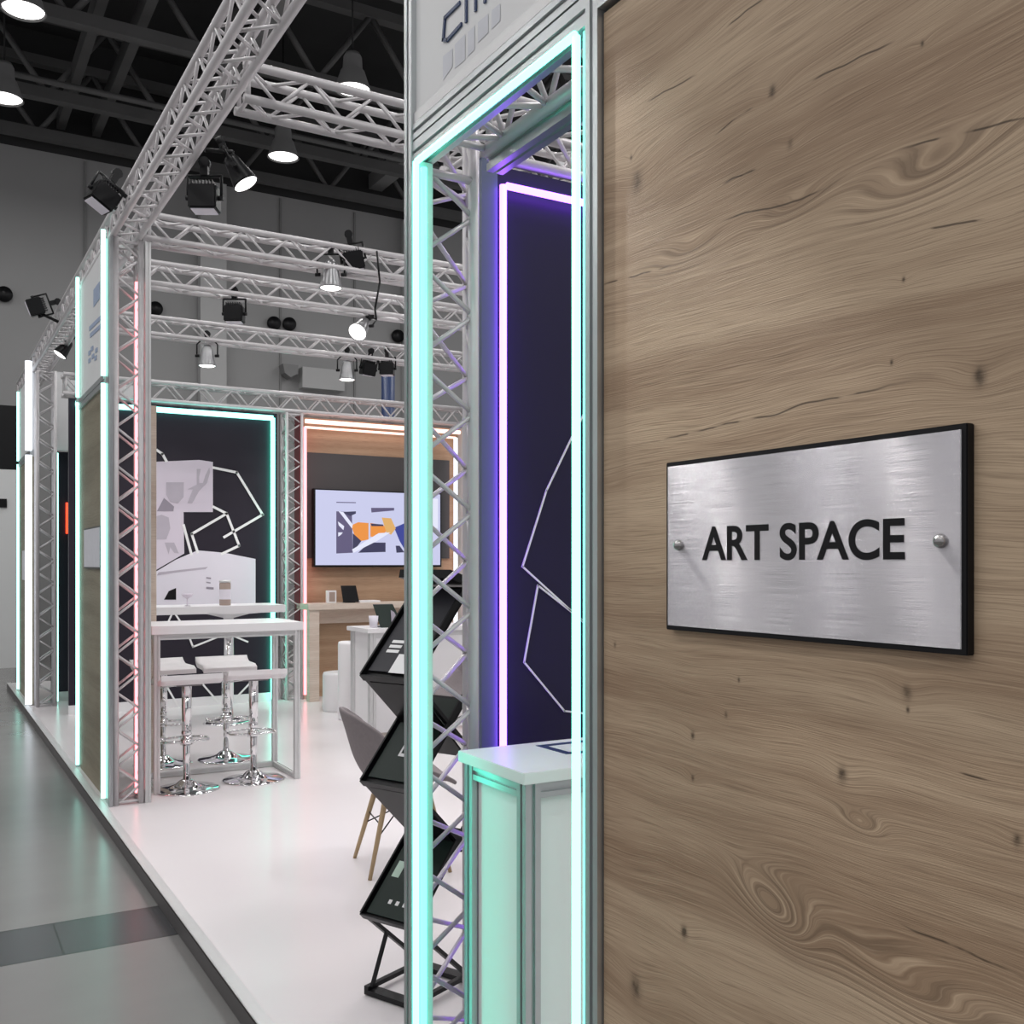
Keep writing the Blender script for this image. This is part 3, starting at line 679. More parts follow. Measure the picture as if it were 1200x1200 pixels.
def patch(pts, mat, name, parent, f, dy=0.0, Y=YR, dep=0.006):
    bm = nb(); P = [f(*p) for p in pts]; prism(bm, [(p[0], Y-dy, p[1]) for p in P], (0, -dep, 0)); return obj(name, bm, mat, parent)
pr = thing('photo_print', 'upper lavender photo print with grey shapes on the black rear wall', 'print', (R(216, 600)[0], YR, R(216, 600)[1]))
sht = patch([(100, 335), (400, 322), (488, 335), (488, 655), (100, 655)], M_print, 'sheet', pr, S, 0.002)
patch([(190, 465), (302, 465), (300, 560), (265, 600), (215, 590), (190, 545)], M_pmid, 'grey_shape', sht, S, 0.009, dep=0.002)
patch([(385, 380), (410, 380), (400, 430), (400, 470), (425, 470), (440, 420), (465, 370), (470, 400), (450, 470), (400, 520), (355, 600), (325, 600), (360, 510), (325, 510), (385, 480)], M_pmid, 'grey_shape', sht, S, 0.009, dep=0.002)
patch([(130, 650), (175, 565), (240, 620), (235, 650)], M_pgrey, 'grey_shape', sht, S, 0.009, dep=0.002)
pr = thing('photo_print', 'narrow lavender photo print in the middle of the black rear wall', 'print', (R(195, 650)[0], YR, R(195, 650)[1]))
sht = patch([(100, 655), (300, 655), (305, 920), (100, 1040)], M_print, 'sheet', pr, S, 0.004)
patch([(100, 690), (160, 672), (205, 690), (215, 760), (190, 830), (100, 830)], M_pmid, 'grey_shape', sht, S, 0.011, dep=0.002)
patch([(180, 850), (240, 850), (270, 920), (240, 915), (215, 880), (205, 925)], M_pmid, 'grey_shape', sht, S, 0.011, dep=0.002)
pr = thing('photo_print', 'large pale photo print with a tiny caption low on the black rear wall', 'print', (R(245, 700)[0], YR, R(245, 708)[1]))
sht = patch([(100, 1050), (250, 960), (390, 900), (560, 915), (760, 955), (760, 1250), (100, 1250)], M_print2, 'sheet', pr, S, 0.006)
patch([(130, 1060), (140, 1040), (455, 1005), (440, 1020), (255, 1040)], M_pmid, 'grey_shape', sht, S, 0.013, dep=0.002)
patch([(175, 1215), (205, 1160), (252, 1140), (252, 1215)], M_blkpl, 'dark_shape', sht, S, 0.013, dep=0.002)
bm = nb()
for (a, b, c, d) in ((445, 1070, 475, 1084), (445, 1100, 472, 1112), (445, 1132, 492, 1150)):
    P = [S(a, b), S(c, b+4), S(c, d), S(a, d-4)]; prism(bm, [(p[0], YR-0.013, p[1]) for p in P], (0, -0.002, 0))
obj('caption', bm, M_pgrey, sht)
zt = onY(320, 490, YR-0.05)[1]; xm = onY(320, 600, YR-0.05)[0]
ledframe('led_frame', 'mint light tube framing the black rear wall', [((1.42, YR-0.05, zt), (xm, YR-0.05, zt), 0.030, LED_ice), ((xm, YR-0.05, 0.03), (xm, YR-0.05, zt), 0.026, LED_mint)])

# oak rear wall with television
ow = thing('display_wall', 'oak rear wall with a dark panel behind the television', 'display wall', (5, YR, 0))
x0, x1 = onY(351, 600, YR)[0], onY(541, 600, YR)[0]
obj('board', box(nb(), x0, x1, YR+0.1, YR+0.15, 0, 3.34), M_oak2, ow)
obj('return_strip', box(nb(), x0-0.01, x0+0.035, YR-0.05, YR+0.15, 0, 3.34), M_red, ow)
obj('return_strip', box(nb(), x1, x1+0.04, YR-0.02, YR+0.15, 0, 3.34), M_aluw, ow)
pa, pb = onY(357, 530, YR+0.1), onY(526, 530, YR+0.1)
obj('dark_panel', box(nb(), pa[0], pb[0], YR+0.075, YR+0.1, 1.66, pa[1]), pmat('charcoal_panel', (0.055, 0.05, 0.05), 0.5, 0, 0.4, 0.2, 1), ow)
za = onY(357, 494, YR)[1]; xa_ = onY(356.5, 600, YR)[0]; xb_ = onY(533, 600, YR)[0]
ledframe('led_frame', 'pink and white light tubes framing the oak rear wall',
         [((xa_, YR-0.03, 0.05), (xa_, YR-0.03, za-0.07), 0.022, LED_pink), ((xa_, YR-0.03, za-0.07), (xb_, YR-0.03, za-0.07), 0.014, LED_warm),
          ((xa_, YR-0.05, za), (xb_+0.05, YR-0.05, za), 0.026, LED_warm), ((xb_, YR-0.03, 0.5), (xb_, YR-0.03, za-0.07), 0.026, LED_white)])
xp_ = onY(545, 600, YR)[0]
ledframe('led_frame', 'pink light tube on the rear corner tower seen through the lattice', [((xp_, YR-0.12, 0.02), (xp_, YR-0.12, 2.9), 0.018, LED_pink)])
YT = YR-0.02
tv = thing('television', 'large flat television on the oak rear wall', 'television', (4.9, YT, 1.6))
T = lambda a, b: onY(330+a*0.18333, 480+b*0.18333, YT)
tx0, tz0 = T(218, 994); tx1, tz1 = onY(516, 573, YT)
tzt = T(218, 512)[1]
obj('bezel', box(nb(), tx0-0.02, tx1+0.02, YT, YT+0.07, tz0-0.025, tzt+0.015), M_blkpl, tv)
obj('wall_mount', box(nb(), tx0+0.4, tx1-0.4, YT+0.07, YT+0.1, tz0+0.2, tzt-0.2), M_blk, tv)
sm = {k: emat('screen_'+k, c, s) for k, c, s in (('pale', (0.66, 0.68, 0.95), 0.85), ('navy', (0.03, 0.03, 0.10), 0.8), ('orange', (0.95, 0.32, 0.04), 0.85), ('amber', (0.9, 0.5, 0.15), 0.8), ('white', (0.80, 0.82, 0.98), 0.95), ('blue', (0.03, 0.05, 0.35), 0.8), ('plum', (0.12, 0.10, 0.22), 0.8))}
scn = obj('screen', box(nb(), tx0, tx1, YT-0.004, YT, tz0, tzt), sm['pale'], tv)
def scr(pts, k, dy=0.004, nm='screen_picture'): patch(pts, sm[k], nm, scn, T, dy, YT, 0.001)
scr([(350, 650), (450, 655), (455, 915), (350, 920)], 'plum')
scr([(380, 655), (475, 650), (475, 665), (440, 680)], 'navy', 0.005)
scr([(365, 650), (395, 655), (455, 735), (450, 760)], 'white', 0.006)
scr([(360, 715), (400, 745), (395, 770), (365, 740)], 'white', 0.006)
scr([(362, 785), (392, 785), (380, 800), (362, 812)], 'white', 0.006)
scr([(445, 740), (490, 720), (556, 725), (556, 830), (510, 840), (470, 815)], 'orange')
scr([(455, 790), (510, 840), (480, 880), (455, 890)], 'navy', 0.005)
scr([(572, 628), (720, 628), (720, 645), (575, 658)], 'plum')
scr([(568, 725), (650, 738), (680, 770), (620, 820), (568, 812)], 'orange')
scr([(570, 728), (650, 735), (650, 745), (575, 745)], 'navy', 0.006)
scr([(640, 690), (700, 695), (730, 760), (700, 800), (670, 785)], 'amber', 0.005)
scr([(720, 755), (790, 725), (790, 900), (755, 840)], 'blue')
scr([(490, 915), (560, 850), (665, 850), (665, 910)], 'navy')
scr([(450, 895), (620, 790), (695, 785), (610, 840), (460, 915)], 'white', 0.007)
scr([(730, 870), (755, 870), (785, 912), (735, 915)], 'navy')
scr([(800, 560), (1000, 570), (1000, 760), (830, 700)], 'white')
scr([(350, 590), (475, 592), (475, 598), (350, 596)], 'plum', 0.005)

# ---------------------------------------------------------------- bar tables
def bar_table(label, x0, x1, y0, y1, z, loc):
    t = thing('bar_table', label, 'table', loc)
    obj('tabletop', box(nb(), x0-0.02, x1+0.02, y0-0.02, y1+0.02, z-0.06, z, 0.003), M_white, t)
    s_ = 0.04
    for (x, y) in ((x0+0.02, y0+0.02), (x1-0.02, y0+0.02), (x0+0.02, y1-0.02), (x1-0.02, y1-0.02)):
        bm = nb(); profile(bm, 'z', (x, y), s_, s_, 0.0, z-0.06); obj('leg', bm, M_aluw, t)
    for zz in (z-0.08, 0.022):
        for y in (y0+0.02, y1-0.02):
            if zz < 0.1 and y < (y0+y1)/2: continue
            bm = nb(); profile(bm, 'x', (y, zz), 0.036, 0.036, x0+0.04, x1-0.04); obj('rail', bm, M_aluw, t)
        for x in (x0+0.02, x1-0.02):
            bm = nb(); profile(bm, 'y', (x, zz), 0.036, 0.036, y0+0.04, y1-0.04); obj('rail', bm, M_aluw, t)
    return t
bar_table('white bar table with aluminium frame beside the corner tower', 1.40, 2.44, 7.24, 7.82, 1.165, (1.92, 7.53, 0))
xa1, za1 = onY(176, 712, 9.9); xb2 = onY(335, 712, 9.9)[0]; pcx = onY(268, 730, 10.15)[0]
t2 = thing('bar_table', 'white bar table on a central column in front of the black rear wall', 'table', (pcx, 10.15, 0))
obj('tabletop', box(nb(), xa1, xb2, 9.9, 10.45, za1-0.075, za1, 0.003), M_white, t2)
bm = nb(); lathe(bm, [(0, -0.055), (0.05, -0.055), (0.22, -0.012), (0.36, 0), (0, 0)], (pcx, 10.15, za1-0.075), 32); obj('mounting_dish', bm, M_white, t2)
bm = nb(); tube(bm, (pcx, 10.15, 0.02), (pcx, 10.15, za1-0.1), 0.05, 20); obj('column', bm, M_chrome, t2)
bm = nb(); lathe(bm, [(0, 0.05), (0.06, 0.045), (0.2, 0.02), (0.25, 0.0), (0, 0)], (pcx, 10.15, 0)); obj('base', bm, M_chrome, t2)
# small things on it
jx, jz = onY(264, 709, 10.05)
jr = thing('tin_can', 'brown tin with a pale label standing on the rear bar table', 'tin', (jx, 10.05, za1))
bm = nb(); lathe(bm, [(0, 0), (0.052, 0), (0.055, 0.005), (0.055, 0.215), (0.05, 0.225), (0, 0.225)], (jx, 10.05, za1)); obj('body', bm, M_gold, jr)
bm = nb(); lathe(bm, [(0, 0.226), (0.054, 0.226), (0.057, 0.23), (0.057, 0.25), (0, 0.252)], (jx, 10.05, za1)); obj('lid', bm, M_aluw, jr)
bm = nb(); lathe(bm, [(0.0562, 0.06), (0.0562, 0.16)], (jx, 10.05, za1)); obj('paper_band', bm, M_print2, jr)
gx = onY(221, 700, 10.0)[0]
t = thing('stemmed_glass', 'small clear glass dish on the rear bar table', 'glass', (gx, 10.05, za1))
bm = nb(); lathe(bm, [(0, 0.004), (0.035, 0.002), (0.006, 0.01), (0.005, 0.07), (0.04, 0.09), (0.055, 0.12), (0.052, 0.12), (0, 0.078)], (gx, 10.05, za1)); obj('bowl', bm, M_print, t)

# stools
st = thing('bar_stool', 'x', 'bar stool', (0, 0, 0), 'bar stools around the aluminium bar table')
bm = nb(); lathe(bm, [(0, 0.0), (0.225, 0.0), (0.228, 0.006), (0.215, 0.012), (0.13, 0.022), (0.075, 0.042), (0.05, 0.065), (0.03, 0.075), (0, 0.075)], n=40); obj('base', bm, M_chrome, st)
bm = nb(); tube(bm, (0, 0, 0.07), (0, 0, 0.42), 0.025, 20); tube(bm, (0, 0, 0.40), (0, 0, 0.745), 0.034, 20); lathe(bm, [(0.025, 0.385), (0.036, 0.39), (0.036, 0.41), (0.034, 0.415)]); obj('column', bm, M_chrome, st)
bm = nb()
pts = [(0.03, 0.02, 0.34)] + [(0.16*math.sin(a)*1.05, -0.22+0.0*a+0.16*(1-math.cos(a))*0.0-0.0, 0.34) for a in ()]
ring = [(0.17*math.cos(a), -0.10-0.11*math.sin(a), 0.34) for a in [PI*i/12 for i in range(13)]]
path(bm, [(0.02, 0.01, 0.34)]+[(0.16, -0.02, 0.34)]+ring+[(-0.16, -0.02, 0.34), (-0.02, 0.01, 0.34)], 0.009, 8); lathe(bm, [(0.034, 0.32), (0.042, 0.32), (0.042, 0.36), (0.034, 0.36)]); obj('footrest', bm, M_chrome, st)
bm = nb()
t = bmesh.new(); N = 12
grid = []
for i in range(N+1):
    row = []
    for j in range(N+1):
        x = -0.21+0.42*i/N; y = -0.18+0.36*j/N
        z = 0.785+0.045*max(0, (y-0.08)/0.10)**2 + 0.02*max(0, (-0.12-y)/0.06)*-1
        row.append((x, y, z))
    grid.append(row)
top = [[t.verts.new(p) for p in r] for r in grid]; bot = [[t.verts.new((p[0], p[1], p[2]-0.035)) for p in r] for r in grid]
for i in range(N):
    for j in range(N):
        t.faces.new((top[i][j], top[i+1][j], top[i+1][j+1], top[i][j+1])).smooth = True
        t.faces.new((bot[i][j], bot[i][j+1], bot[i+1][j+1], bot[i+1][j])).smooth = True
for i in range(N):
    t.faces.new((top[i][0], bot[i][0], bot[i+1][0], top[i+1][0])); t.faces.new((top[i][N], top[i+1][N], bot[i+1][N], bot[i][N]))
    t.faces.new((top[0][i], top[0][i+1], bot[0][i+1], bot[0][i])); t.faces.new((top[N][i], bot[N][i], bot[N][i+1], top[N][i+1]))
merge(bm, t); obj('seat', bm, M_seat, st)
bm = nb(); box(bm, -0.09, 0.09, -0.09, 0.09, 0.740, 0.753); tube(bm, (0.05, 0, 0.742), (0.19, -0.02, 0.725), 0.005, 6); obj('seat_plate', bm, M_chrome, st)
def P0(u, v): return onZ(u, v, 0.02)
sp_ = [P0(222, 925), P0(301, 914), P0(265, 887), P0(191, 893)]
sp_[0] = (sp_[0][0], 7.19, 0); sp_[1] = (sp_[1][0], 7.19, 0)
sp_[2] = (sp_[2][0], sp_[2][1], 0); sp_[3] = (sp_[3][0], sp_[3][1], 0)
labs = ['white chrome bar stool at the front of the bar table, beside the corner tower', 'white chrome bar stool at the front of the bar table, farther from the tower',
        'white chrome bar stool behind the bar table, left of the far table leg', 'white chrome bar stool behind the bar table, half hidden by the table leg']
sx = [onY(222, 925, 7.22)[0], onY(301, 914, 7.30)[0]]
st.location = (sx[0], 7.30, 0); st.rotation_euler = (0, 0, PI); st['label'] = labs[0]
dup(st, (sx[1], 7.38, 0), (0, 0, PI-0.1), labs[1])
dup(st, (sp_[2][0], sp_[2][1], 0), (0, 0, -0.05), labs[2])
dup(st, (sp_[3][0], sp_[3][1], 0), (0, 0, 0.08), labs[3])

# ---------------------------------------------------------------- rear counters
cb = thing('wooden_counter', 'pale wooden counter below the television', 'counter', (4.6, 11.3, 0))
cx0, cz0 = onY(361.5, 708, 11.15); cx1 = 5.75
obj('countertop', box(nb(), cx0, cx1, 11.15, 11.56, cz0-0.07, cz0, 0.003), M_birch, cb)
for (x, y) in ((cx0+0.02, 11.17), (cx1-0.14, 11.17), (cx0+0.02, 11.46), (cx1-0.14, 11.46)):
    obj('leg', box(nb(), x, x+0.12, y, y+0.10, 0, cz0-0.07, 0.002), M_birch, cb)
obj('apron', box(nb(), cx0+0.14, cx1-0.14, 11.50, 11.54, cz0-0.25, cz0-0.07), M_birch, cb)
x_, _ = onY(390, 700, 11.25)
t = thing('picture_stand', 'small white framed picture on the wooden counter', 'picture frame', (x_, 11.3, cz0))
obj('frame', box(nb(), x_-0.06, x_+0.06, 11.28, 11.32, cz0, cz0+0.15, 0.003), M_white, t); obj('picture', box(nb(), x_-0.03, x_+0.04, 11.275, 11.281, cz0+0.02, cz0+0.13), M_gold, t)
x_, _ = onY(412, 700, 11.25)
t = thing('tablet', 'black tablet on a stand on the wooden counter', 'tablet', (x_, 11.3, cz0))
bm = nb(); prism(bm, [(x_-0.10, 11.25, cz0+0.01), (x_+0.10, 11.25, cz0+0.01), (x_+0.09, 11.33, cz0+0.20), (x_-0.10, 11.33, cz0+0.20)], (0, 0.012, 0.004)); obj('screen', bm, M_blkpl, t)
obj('stand', box(nb(), x_-0.06, x_+0.06, 11.27, 11.38, cz0, cz0+0.012), M_blk, t)
x_, _ = onY(432, 700, 11.25)
tag(obj('paper_stack', box(nb(), x_-0.12, x_+0.14, 11.22, 11.42, cz0, cz0+0.025, 0.002), M_line), 'low stack of white paper on the wooden counter', 'paper')
x_, _ = onY(448, 700, 11.25)
bx0 = onY(434, 800, 8.62)[0]
wc = thing('white_counter', 'white counter with aluminium corner posts behind the grey shell chair', 'counter', (4.2, 8.85, 0))
wz = onY(434, 737, 8.62)[1]; bx1 = bx0+1.5
obj('countertop', box(nb(), bx0-0.03, bx1+0.03, 8.60, 9.13, wz-0.04, wz, 0.003), M_white, wc)
for (x, y) in ((bx0+0.03, 8.65), (bx1-0.03, 8.65), (bx0+0.03, 9.08), (bx1-0.03, 9.08)):
    bm = nb(); profile(bm, 'z', (x, y), 0.06, 0.06, 0, wz-0.04); obj('post', bm, M_aluw, wc)
obj('front_panel', box(nb(), bx0+0.06, bx1-0.06, 8.645, 8.66, 0.03, wz-0.04), M_white, wc)
obj('side_panel', box(nb(), bx0+0.025, bx0+0.035, 8.68, 9.05, 0.03, wz-0.04), M_white, wc)
bm = nb(); box(bm, bx0+0.06, bx1-0.06, 8.64, 8.67, wz-0.09, wz-0.04); obj('rail', bm, M_aluw, wc)
x_, _ = onY(437, 720, 8.8)
t = thing('paper_cup', 'small cream cup on the white counter', 'cup', (x_, 8.78, wz)); bm = nb(); lathe(bm, [(0, 0), (0.035, 0), (0.045, 0.11), (0.042, 0.11), (0.034, 0.01), (0, 0.01)], (x_, 8.78, wz)); obj('wall', bm, M_print2, t)
x_, _ = onY(457, 720, 8.8)
t = thing('catalogue', 'dark glossy catalogue standing open on the white counter', 'book', (x_, 8.8, wz))
bm = nb(); prism(bm, [(x_-0.12, 8.72, wz), (x_+0.10, 8.70, wz), (x_+0.05, 8.84, wz+0.21), (x_-0.14, 8.86, wz+0.21)], (0, 0.02, 0.004)); obj('cover', bm, M_green, t)
bm = nb(); prism(bm, [(x_-0.02, 8.712, wz+0.02), (x_+0.07, 8.705, wz+0.02), (x_+0.04, 8.79, wz+0.14), (x_+0.01, 8.80, wz+0.16)], (0, -0.003, -0.001)); obj('cover_picture', bm, M_pgrey, t)
bm = nb(); prism(bm, [(x_-0.10, 8.76, wz), (x_+0.09, 8.76, wz), (x_+0.02, 8.98, wz), (x_-0.1, 8.98, wz)], (0, 0, 0.006)); obj('stand', bm, M_blk, t)
# poufs
for (u, v, Y, r, h, lab) in ((399, 796, 10.4, 0.19, 0.42, 'low white round pouf left of the white counter'), (409, 746, 9.75, 0.11, 0.80, 'tall slim white pedestal hidden behind the white counter')):
    x_ = onY(u, v, Y)[0]
    bm = nb(); lathe(bm, [(0, 0), (r*0.97, 0), (r, 0.02), (r, h-0.03), (r*0.95, h-0.005), (r*0.8, h), (0, h)], (x_, Y, 0)); tag(obj('pouf' if h < 0.5 else 'pedestal', bm, M_white), lab, 'pouf' if h < 0.5 else 'pedestal')

# ---------------------------------------------------------------- shell chairs
ch = thing('shell_chair', 'x', 'chair', (0, 0, 0), 'taupe shell chairs on beech legs')
def shell_pt(a, v):
    # a in -1..1 across, v 0 front .. 1 top of back
    key = [(0.0, 0.235, 0.455, 0.215, 0.00, 0.00), (0.12, 0.20, 0.465, 0.235, 0.02, 0.0), (0.3, 0.08, 0.445, 0.265, 0.10, 0.0), (0.48, -0.07, 0.43, 0.30, 0.20, 0.01), (0.62, -0.19, 0.47, 0.315, 0.19, 0.07),
           (0.75, -0.25, 0.58, 0.305, 0.11, 0.12), (0.88, -0.29, 0.72, 0.26, 0.03, 0.12), (1.0, -0.33, 0.85, 0.17, -0.03, 0.05)]
    for k0, k1 in zip(key[:-1], key[1:]):
        if v <= k1[0]+1e-9:
            f = (v-k0[0])/(k1[0]-k0[0]); x, z, hw, rise, fwd = [k0[i]+(k1[i]-k0[i])*f for i in range(1, 6)]; break
    q = abs(a)**2.4
    return Vector((x+fwd*q, a*hw, z+rise*q))
def smooth_v(v): return v
t = bmesh.new(); NU, NV = 18, 28
g = [[t.verts.new(shell_pt(-1+2*i/NU, j/NV)) for j in range(NV+1)] for i in range(NU+1)]
for i in range(NU):
    for j in range(NV): t.faces.new((g[i][j], g[i+1][j], g[i+1][j+1], g[i][j+1])).smooth = True
for _ in range(3): bmesh.ops.smooth_vert(t, verts=[v for v in t.verts if not v.is_boundary], factor=0.5, use_axis_x=True, use_axis_y=True, use_axis_z=True)
bmesh.ops.recalc_face_normals(t, faces=t.faces[:])
sh = obj('seat_shell', t, M_shell, ch)
md_ = sh.modifiers.new('thick', 'SOLIDIFY'); md_.thickness = 0.022; md_.offset = 0
m2 = sh.modifiers.new('sub', 'SUBSURF'); m2.levels = 1; m2.render_levels = 1
feet = ((0.20, 0.21), (0.20, -0.21), (-0.22, 0.205), (-0.22, -0.205))
for (fx, fy) in feet:
    bm = nb(); tube(bm, (fx*0.5, fy*0.55, 0.43), (fx, fy, 0.0), 0.016, 12, 0.010); obj('leg', bm, M_beech, ch)
bm = nb()
def lp(i, z): fx, fy = feet[i]; f = (0.43-z)/0.43; return (fx*(0.5+0.5*f), fy*(0.55+0.45*f), z)
tube(bm, lp(0, 0.40), lp(3, 0.20), 0.004, 6); tube(bm, lp(3, 0.40), lp(0, 0.20), 0.004, 6); tube(bm, lp(1, 0.40), lp(2, 0.20), 0.004, 6); tube(bm, lp(2, 0.40), lp(1, 0.20), 0.004, 6)
tube(bm, lp(2, 0.26), lp(3, 0.26), 0.004, 6); tube(bm, lp(0, 0.26), lp(1, 0.26), 0.004, 6)
box(bm, -0.12, 0.12, -0.12, 0.12, 0.405, 0.415); obj('wire_brace', bm, M_blk, ch)
ch.location = (2.215, 4.90, 0); ch.rotation_euler = (0, 0, math.radians(-11)); ch['label'] = 'taupe shell chair on beech legs standing left of the brochure rack'
c2 = onY(527, 800, 8.0)[0]
dup(ch, (c2+0.05, 7.7, 0), (0, 0, math.radians(195)), 'taupe shell chair in front of the white counter, seen through the lattice tower')

# ---------------------------------------------------------------- zigzag brochure rack
f_ = Vector((0.9, 0.40, 0)).normalized(); wv_ = Vector((0.40, -0.9, 0)).normalized()
O = Vector(onZ(427, 1160, 0.02)); O.z = 0
RW, RL = 0.25, 0.30
def RP(l, w_, z): return O + f_*l + wv_*w_ + Vector((0, 0, z))
rk = thing('brochure_rack', 'black folding zigzag brochure rack behind the doorway post', 'rack', tuple(O))
def slab(bm, l0, z0, l1, z1, th=0.012, w0=0.0, w1=RW):
    d = Vector((l1-l0, 0, z1-z0)).normalized(); n_ = Vector((-d.z, 0, d.x))
    ext = f_*(n_.x*th)+Vector((0, 0, n_.z*th))
    prism(bm, [RP(l0, w0, z0), RP(l1, w0, z1), RP(l1, w1, z1), RP(l0, w1, z0)], ext)
# (front bottom z, rear top l, z)
trays = [(0.29, 0.30, 0.58), (0.78, 0.30, 1.08), (1.17, 0.32, 1.50)]
for (z0, l1, z1) in trays:
    bm = nb(); slab(bm, 0, z0, l1, z1); d = Vector((l1, 0, z1-z0)).normalized()
    slab(bm, 0, z0, -0.03*d.z, z0+0.03*d.x+0.0, 0.006)
    for w0 in (0.0, RW-0.008): slab(bm, 0.0, z0, l1, z1, 0.035, w0, w0+0.008)
    obj('tray', bm, M_blkpl, rk)
for (z0, z1, l1) in ((0.29, 0.03, 0.30), (0.78, 0.52, 0.28), (1.17, 0.90, 0.30)):
    for w0 in (0.0, RW-0.02):
        bm = nb(); slab(bm, 0, z0, l1, z1, 0.014, w0, w0+0.02); obj('folding_arm', bm, M_blk, rk)
for (z0, z1, l1) in ((0.78, 0.50, 0.29), (1.17, 0.86, 0.31)):
    bm = nb(); slab(bm, 0.01, z0-0.01, l1, z1, 0.008, 0.02, RW-0.02); obj('rear_tray', bm, M_blkpl, rk)
bm = nb()
for w0 in (0.0, RW-0.02): slab(bm, 0.0, 0.02, 0.34, 0.02, 0.016, w0, w0+0.02)
slab(bm, 0.0, 0.004, 0.05, 0.004, 0.018); slab(bm, 0.29, 0.004, 0.34, 0.004, 0.018)
obj('base_frame', bm, M_blk, rk)
for w0 in (0.02, RW-0.03):
    bm = nb(); slab(bm, 0.02, 0.03, 0.10, 0.21, 0.012, w0, w0+0.012); obj('strut', bm, M_blk, rk)
bm = nb(); slab(bm, 0.19, 1.545, 0.36, 1.50, 0.16*0.2, 0.0, RW); obj('top_tray', bm, M_blkpl, rk)
# brochures resting in the trays
def brochure(z0, l1, z1, label, mat, marks, a=0.06, b=0.96, mmat=None):
    d = Vector((l1, 0, z1-z0)); D = d.normalized(); n_ = Vector((-D.z, 0, D.x))
    def PT(s_, w_, h): q = d*s_+n_*h; return RP(q.x, w_, z0+q.z)
    t = thing('brochure', label, 'brochure', tuple(PT(a, RW/2, 0.013)), 'brochures in the black rack')
    bm = nb(); prism(bm, [PT(a, 0.018, 0.014), PT(b, 0.018, 0.014), PT(b, RW-0.018, 0.014), PT(a, RW-0.018, 0.014)], n_.x*f_*0.008+Vector((0, 0, n_.z*0.008))); cv_ = obj('cover', bm, mat, t)
    for nm, mm, lst in marks:
        bm = nb()
        for (s0, s1, w0, w1) in lst:
            prism(bm, [PT(s0, w0, 0.0225), PT(s1, w0, 0.0225), PT(s1, w1, 0.0225), PT(s0, w1, 0.0225)], n_.x*f_*0.001+Vector((0, 0, n_.z*0.001)))
        obj(nm, bm, mm, cv_)
M_mred = pmat('mark_red', (0.45, 0.08, 0.08), 0.5); M_mgreen = pmat('mark_pale_green', (0.45, 0.6, 0.5), 0.5)
brochure(*trays[0], 'dark brochure with small pale marks in the lowest tray of the rack', M_green,
         [('print_marks', M_line, [(0.15+0.0*i, 0.19, 0.09+0.035*i, 0.105+0.035*i) for i in range(4)]+[(0.42, 0.46, 0.12+0.04*i, 0.135+0.04*i) for i in range(3)]), ('red_mark', M_mred, [(0.62, 0.78, 0.05, 0.085)]), ('green_mark', M_mgreen, [(0.40, 0.56, 0.04, 0.075)])], 0.03, 0.93)
brochure(*trays[1], 'dark brochure with white scribble in the middle tray of the rack', M_green, [('print_marks', M_line, [(0.3, 0.33, 0.10, 0.2), (0.33, 0.42, 0.10, 0.108), (0.42, 0.45, 0.12, 0.17), (0.5, 0.52, 0.13, 0.2)])])
brochure(*trays[2], 'grey black brochure with pale patches in the top tray of the rack', pmat('cover_charcoal', (0.03, 0.03, 0.036), 0.35, 0, 0.25),
         [('white_field', M_line, [(0.05, 0.24, 0.12, 0.22)]), ('white_stripe', M_line, [(0.25, 0.28, 0.05, 0.11)]), ('white_stripe', M_line, [(0.30, 0.33, 0.05, 0.11)]), ('white_stripe', M_line, [(0.35, 0.38, 0.05, 0.11)]), ('pale_picture', M_pmid, [(0.27, 0.42, 0.14, 0.22)])])

# ---------------------------------------------------------------- spotlights on the trusses
def par_lamp(lit, bodymat, size=1.0):
    t = thing('spotlight', 'x', 'spotlight', (0, 0, 0), 'spotlights on the trusses')
    s = size
    bm = nb(); lathe(bm, [(0, 0.20*s), (0.035*s, 0.20*s), (0.05*s, 0.17*s), (0.062*s, 0.10*s), (0.08*s, 0.015*s), (0.085*s, 0.0), (0.078*s, 0.0), (0.055*s, 0.06*s), (0, 0.065*s)], (0, 0, -0.10*s)); hs_ = obj('housing', bm, bodymat, t)
    bm = nb(); lathe(bm, [(0, 0.012*s), (0.06*s, 0.010*s), (0.077*s, 0.004*s), (0.06*s, -0.004*s), (0, -0.006*s)], (0, 0, -0.10*s)); obj('lens', bm, LENS if lit else M_blkpl, hs_)
    bm = nb(); path(bm, [(-0.10*s, 0, 0.0), (-0.10*s, 0, 0.11*s), (-0.06*s, 0, 0.15*s), (0.06*s, 0, 0.15*s), (0.10*s, 0, 0.11*s), (0.10*s, 0, 0)], 0.007*s, 6)
    for sg_ in (-1, 1): tube(bm, (sg_*0.075*s, 0, 0), (sg_*0.115*s, 0, 0), 0.014*s, 8)
    yk_ = obj('yoke', bm, M_blk, t)
    bm = nb(); box(bm, -0.02*s, 0.02*s, -0.02*s, 0.02*s, 0.15*s, 0.20*s); tube(bm, (0, -0.02, 0.215*s), (0, 0.02, 0.215*s), 0.03*s, 10); obj('clamp', bm, M_blk, yk_)
    return t
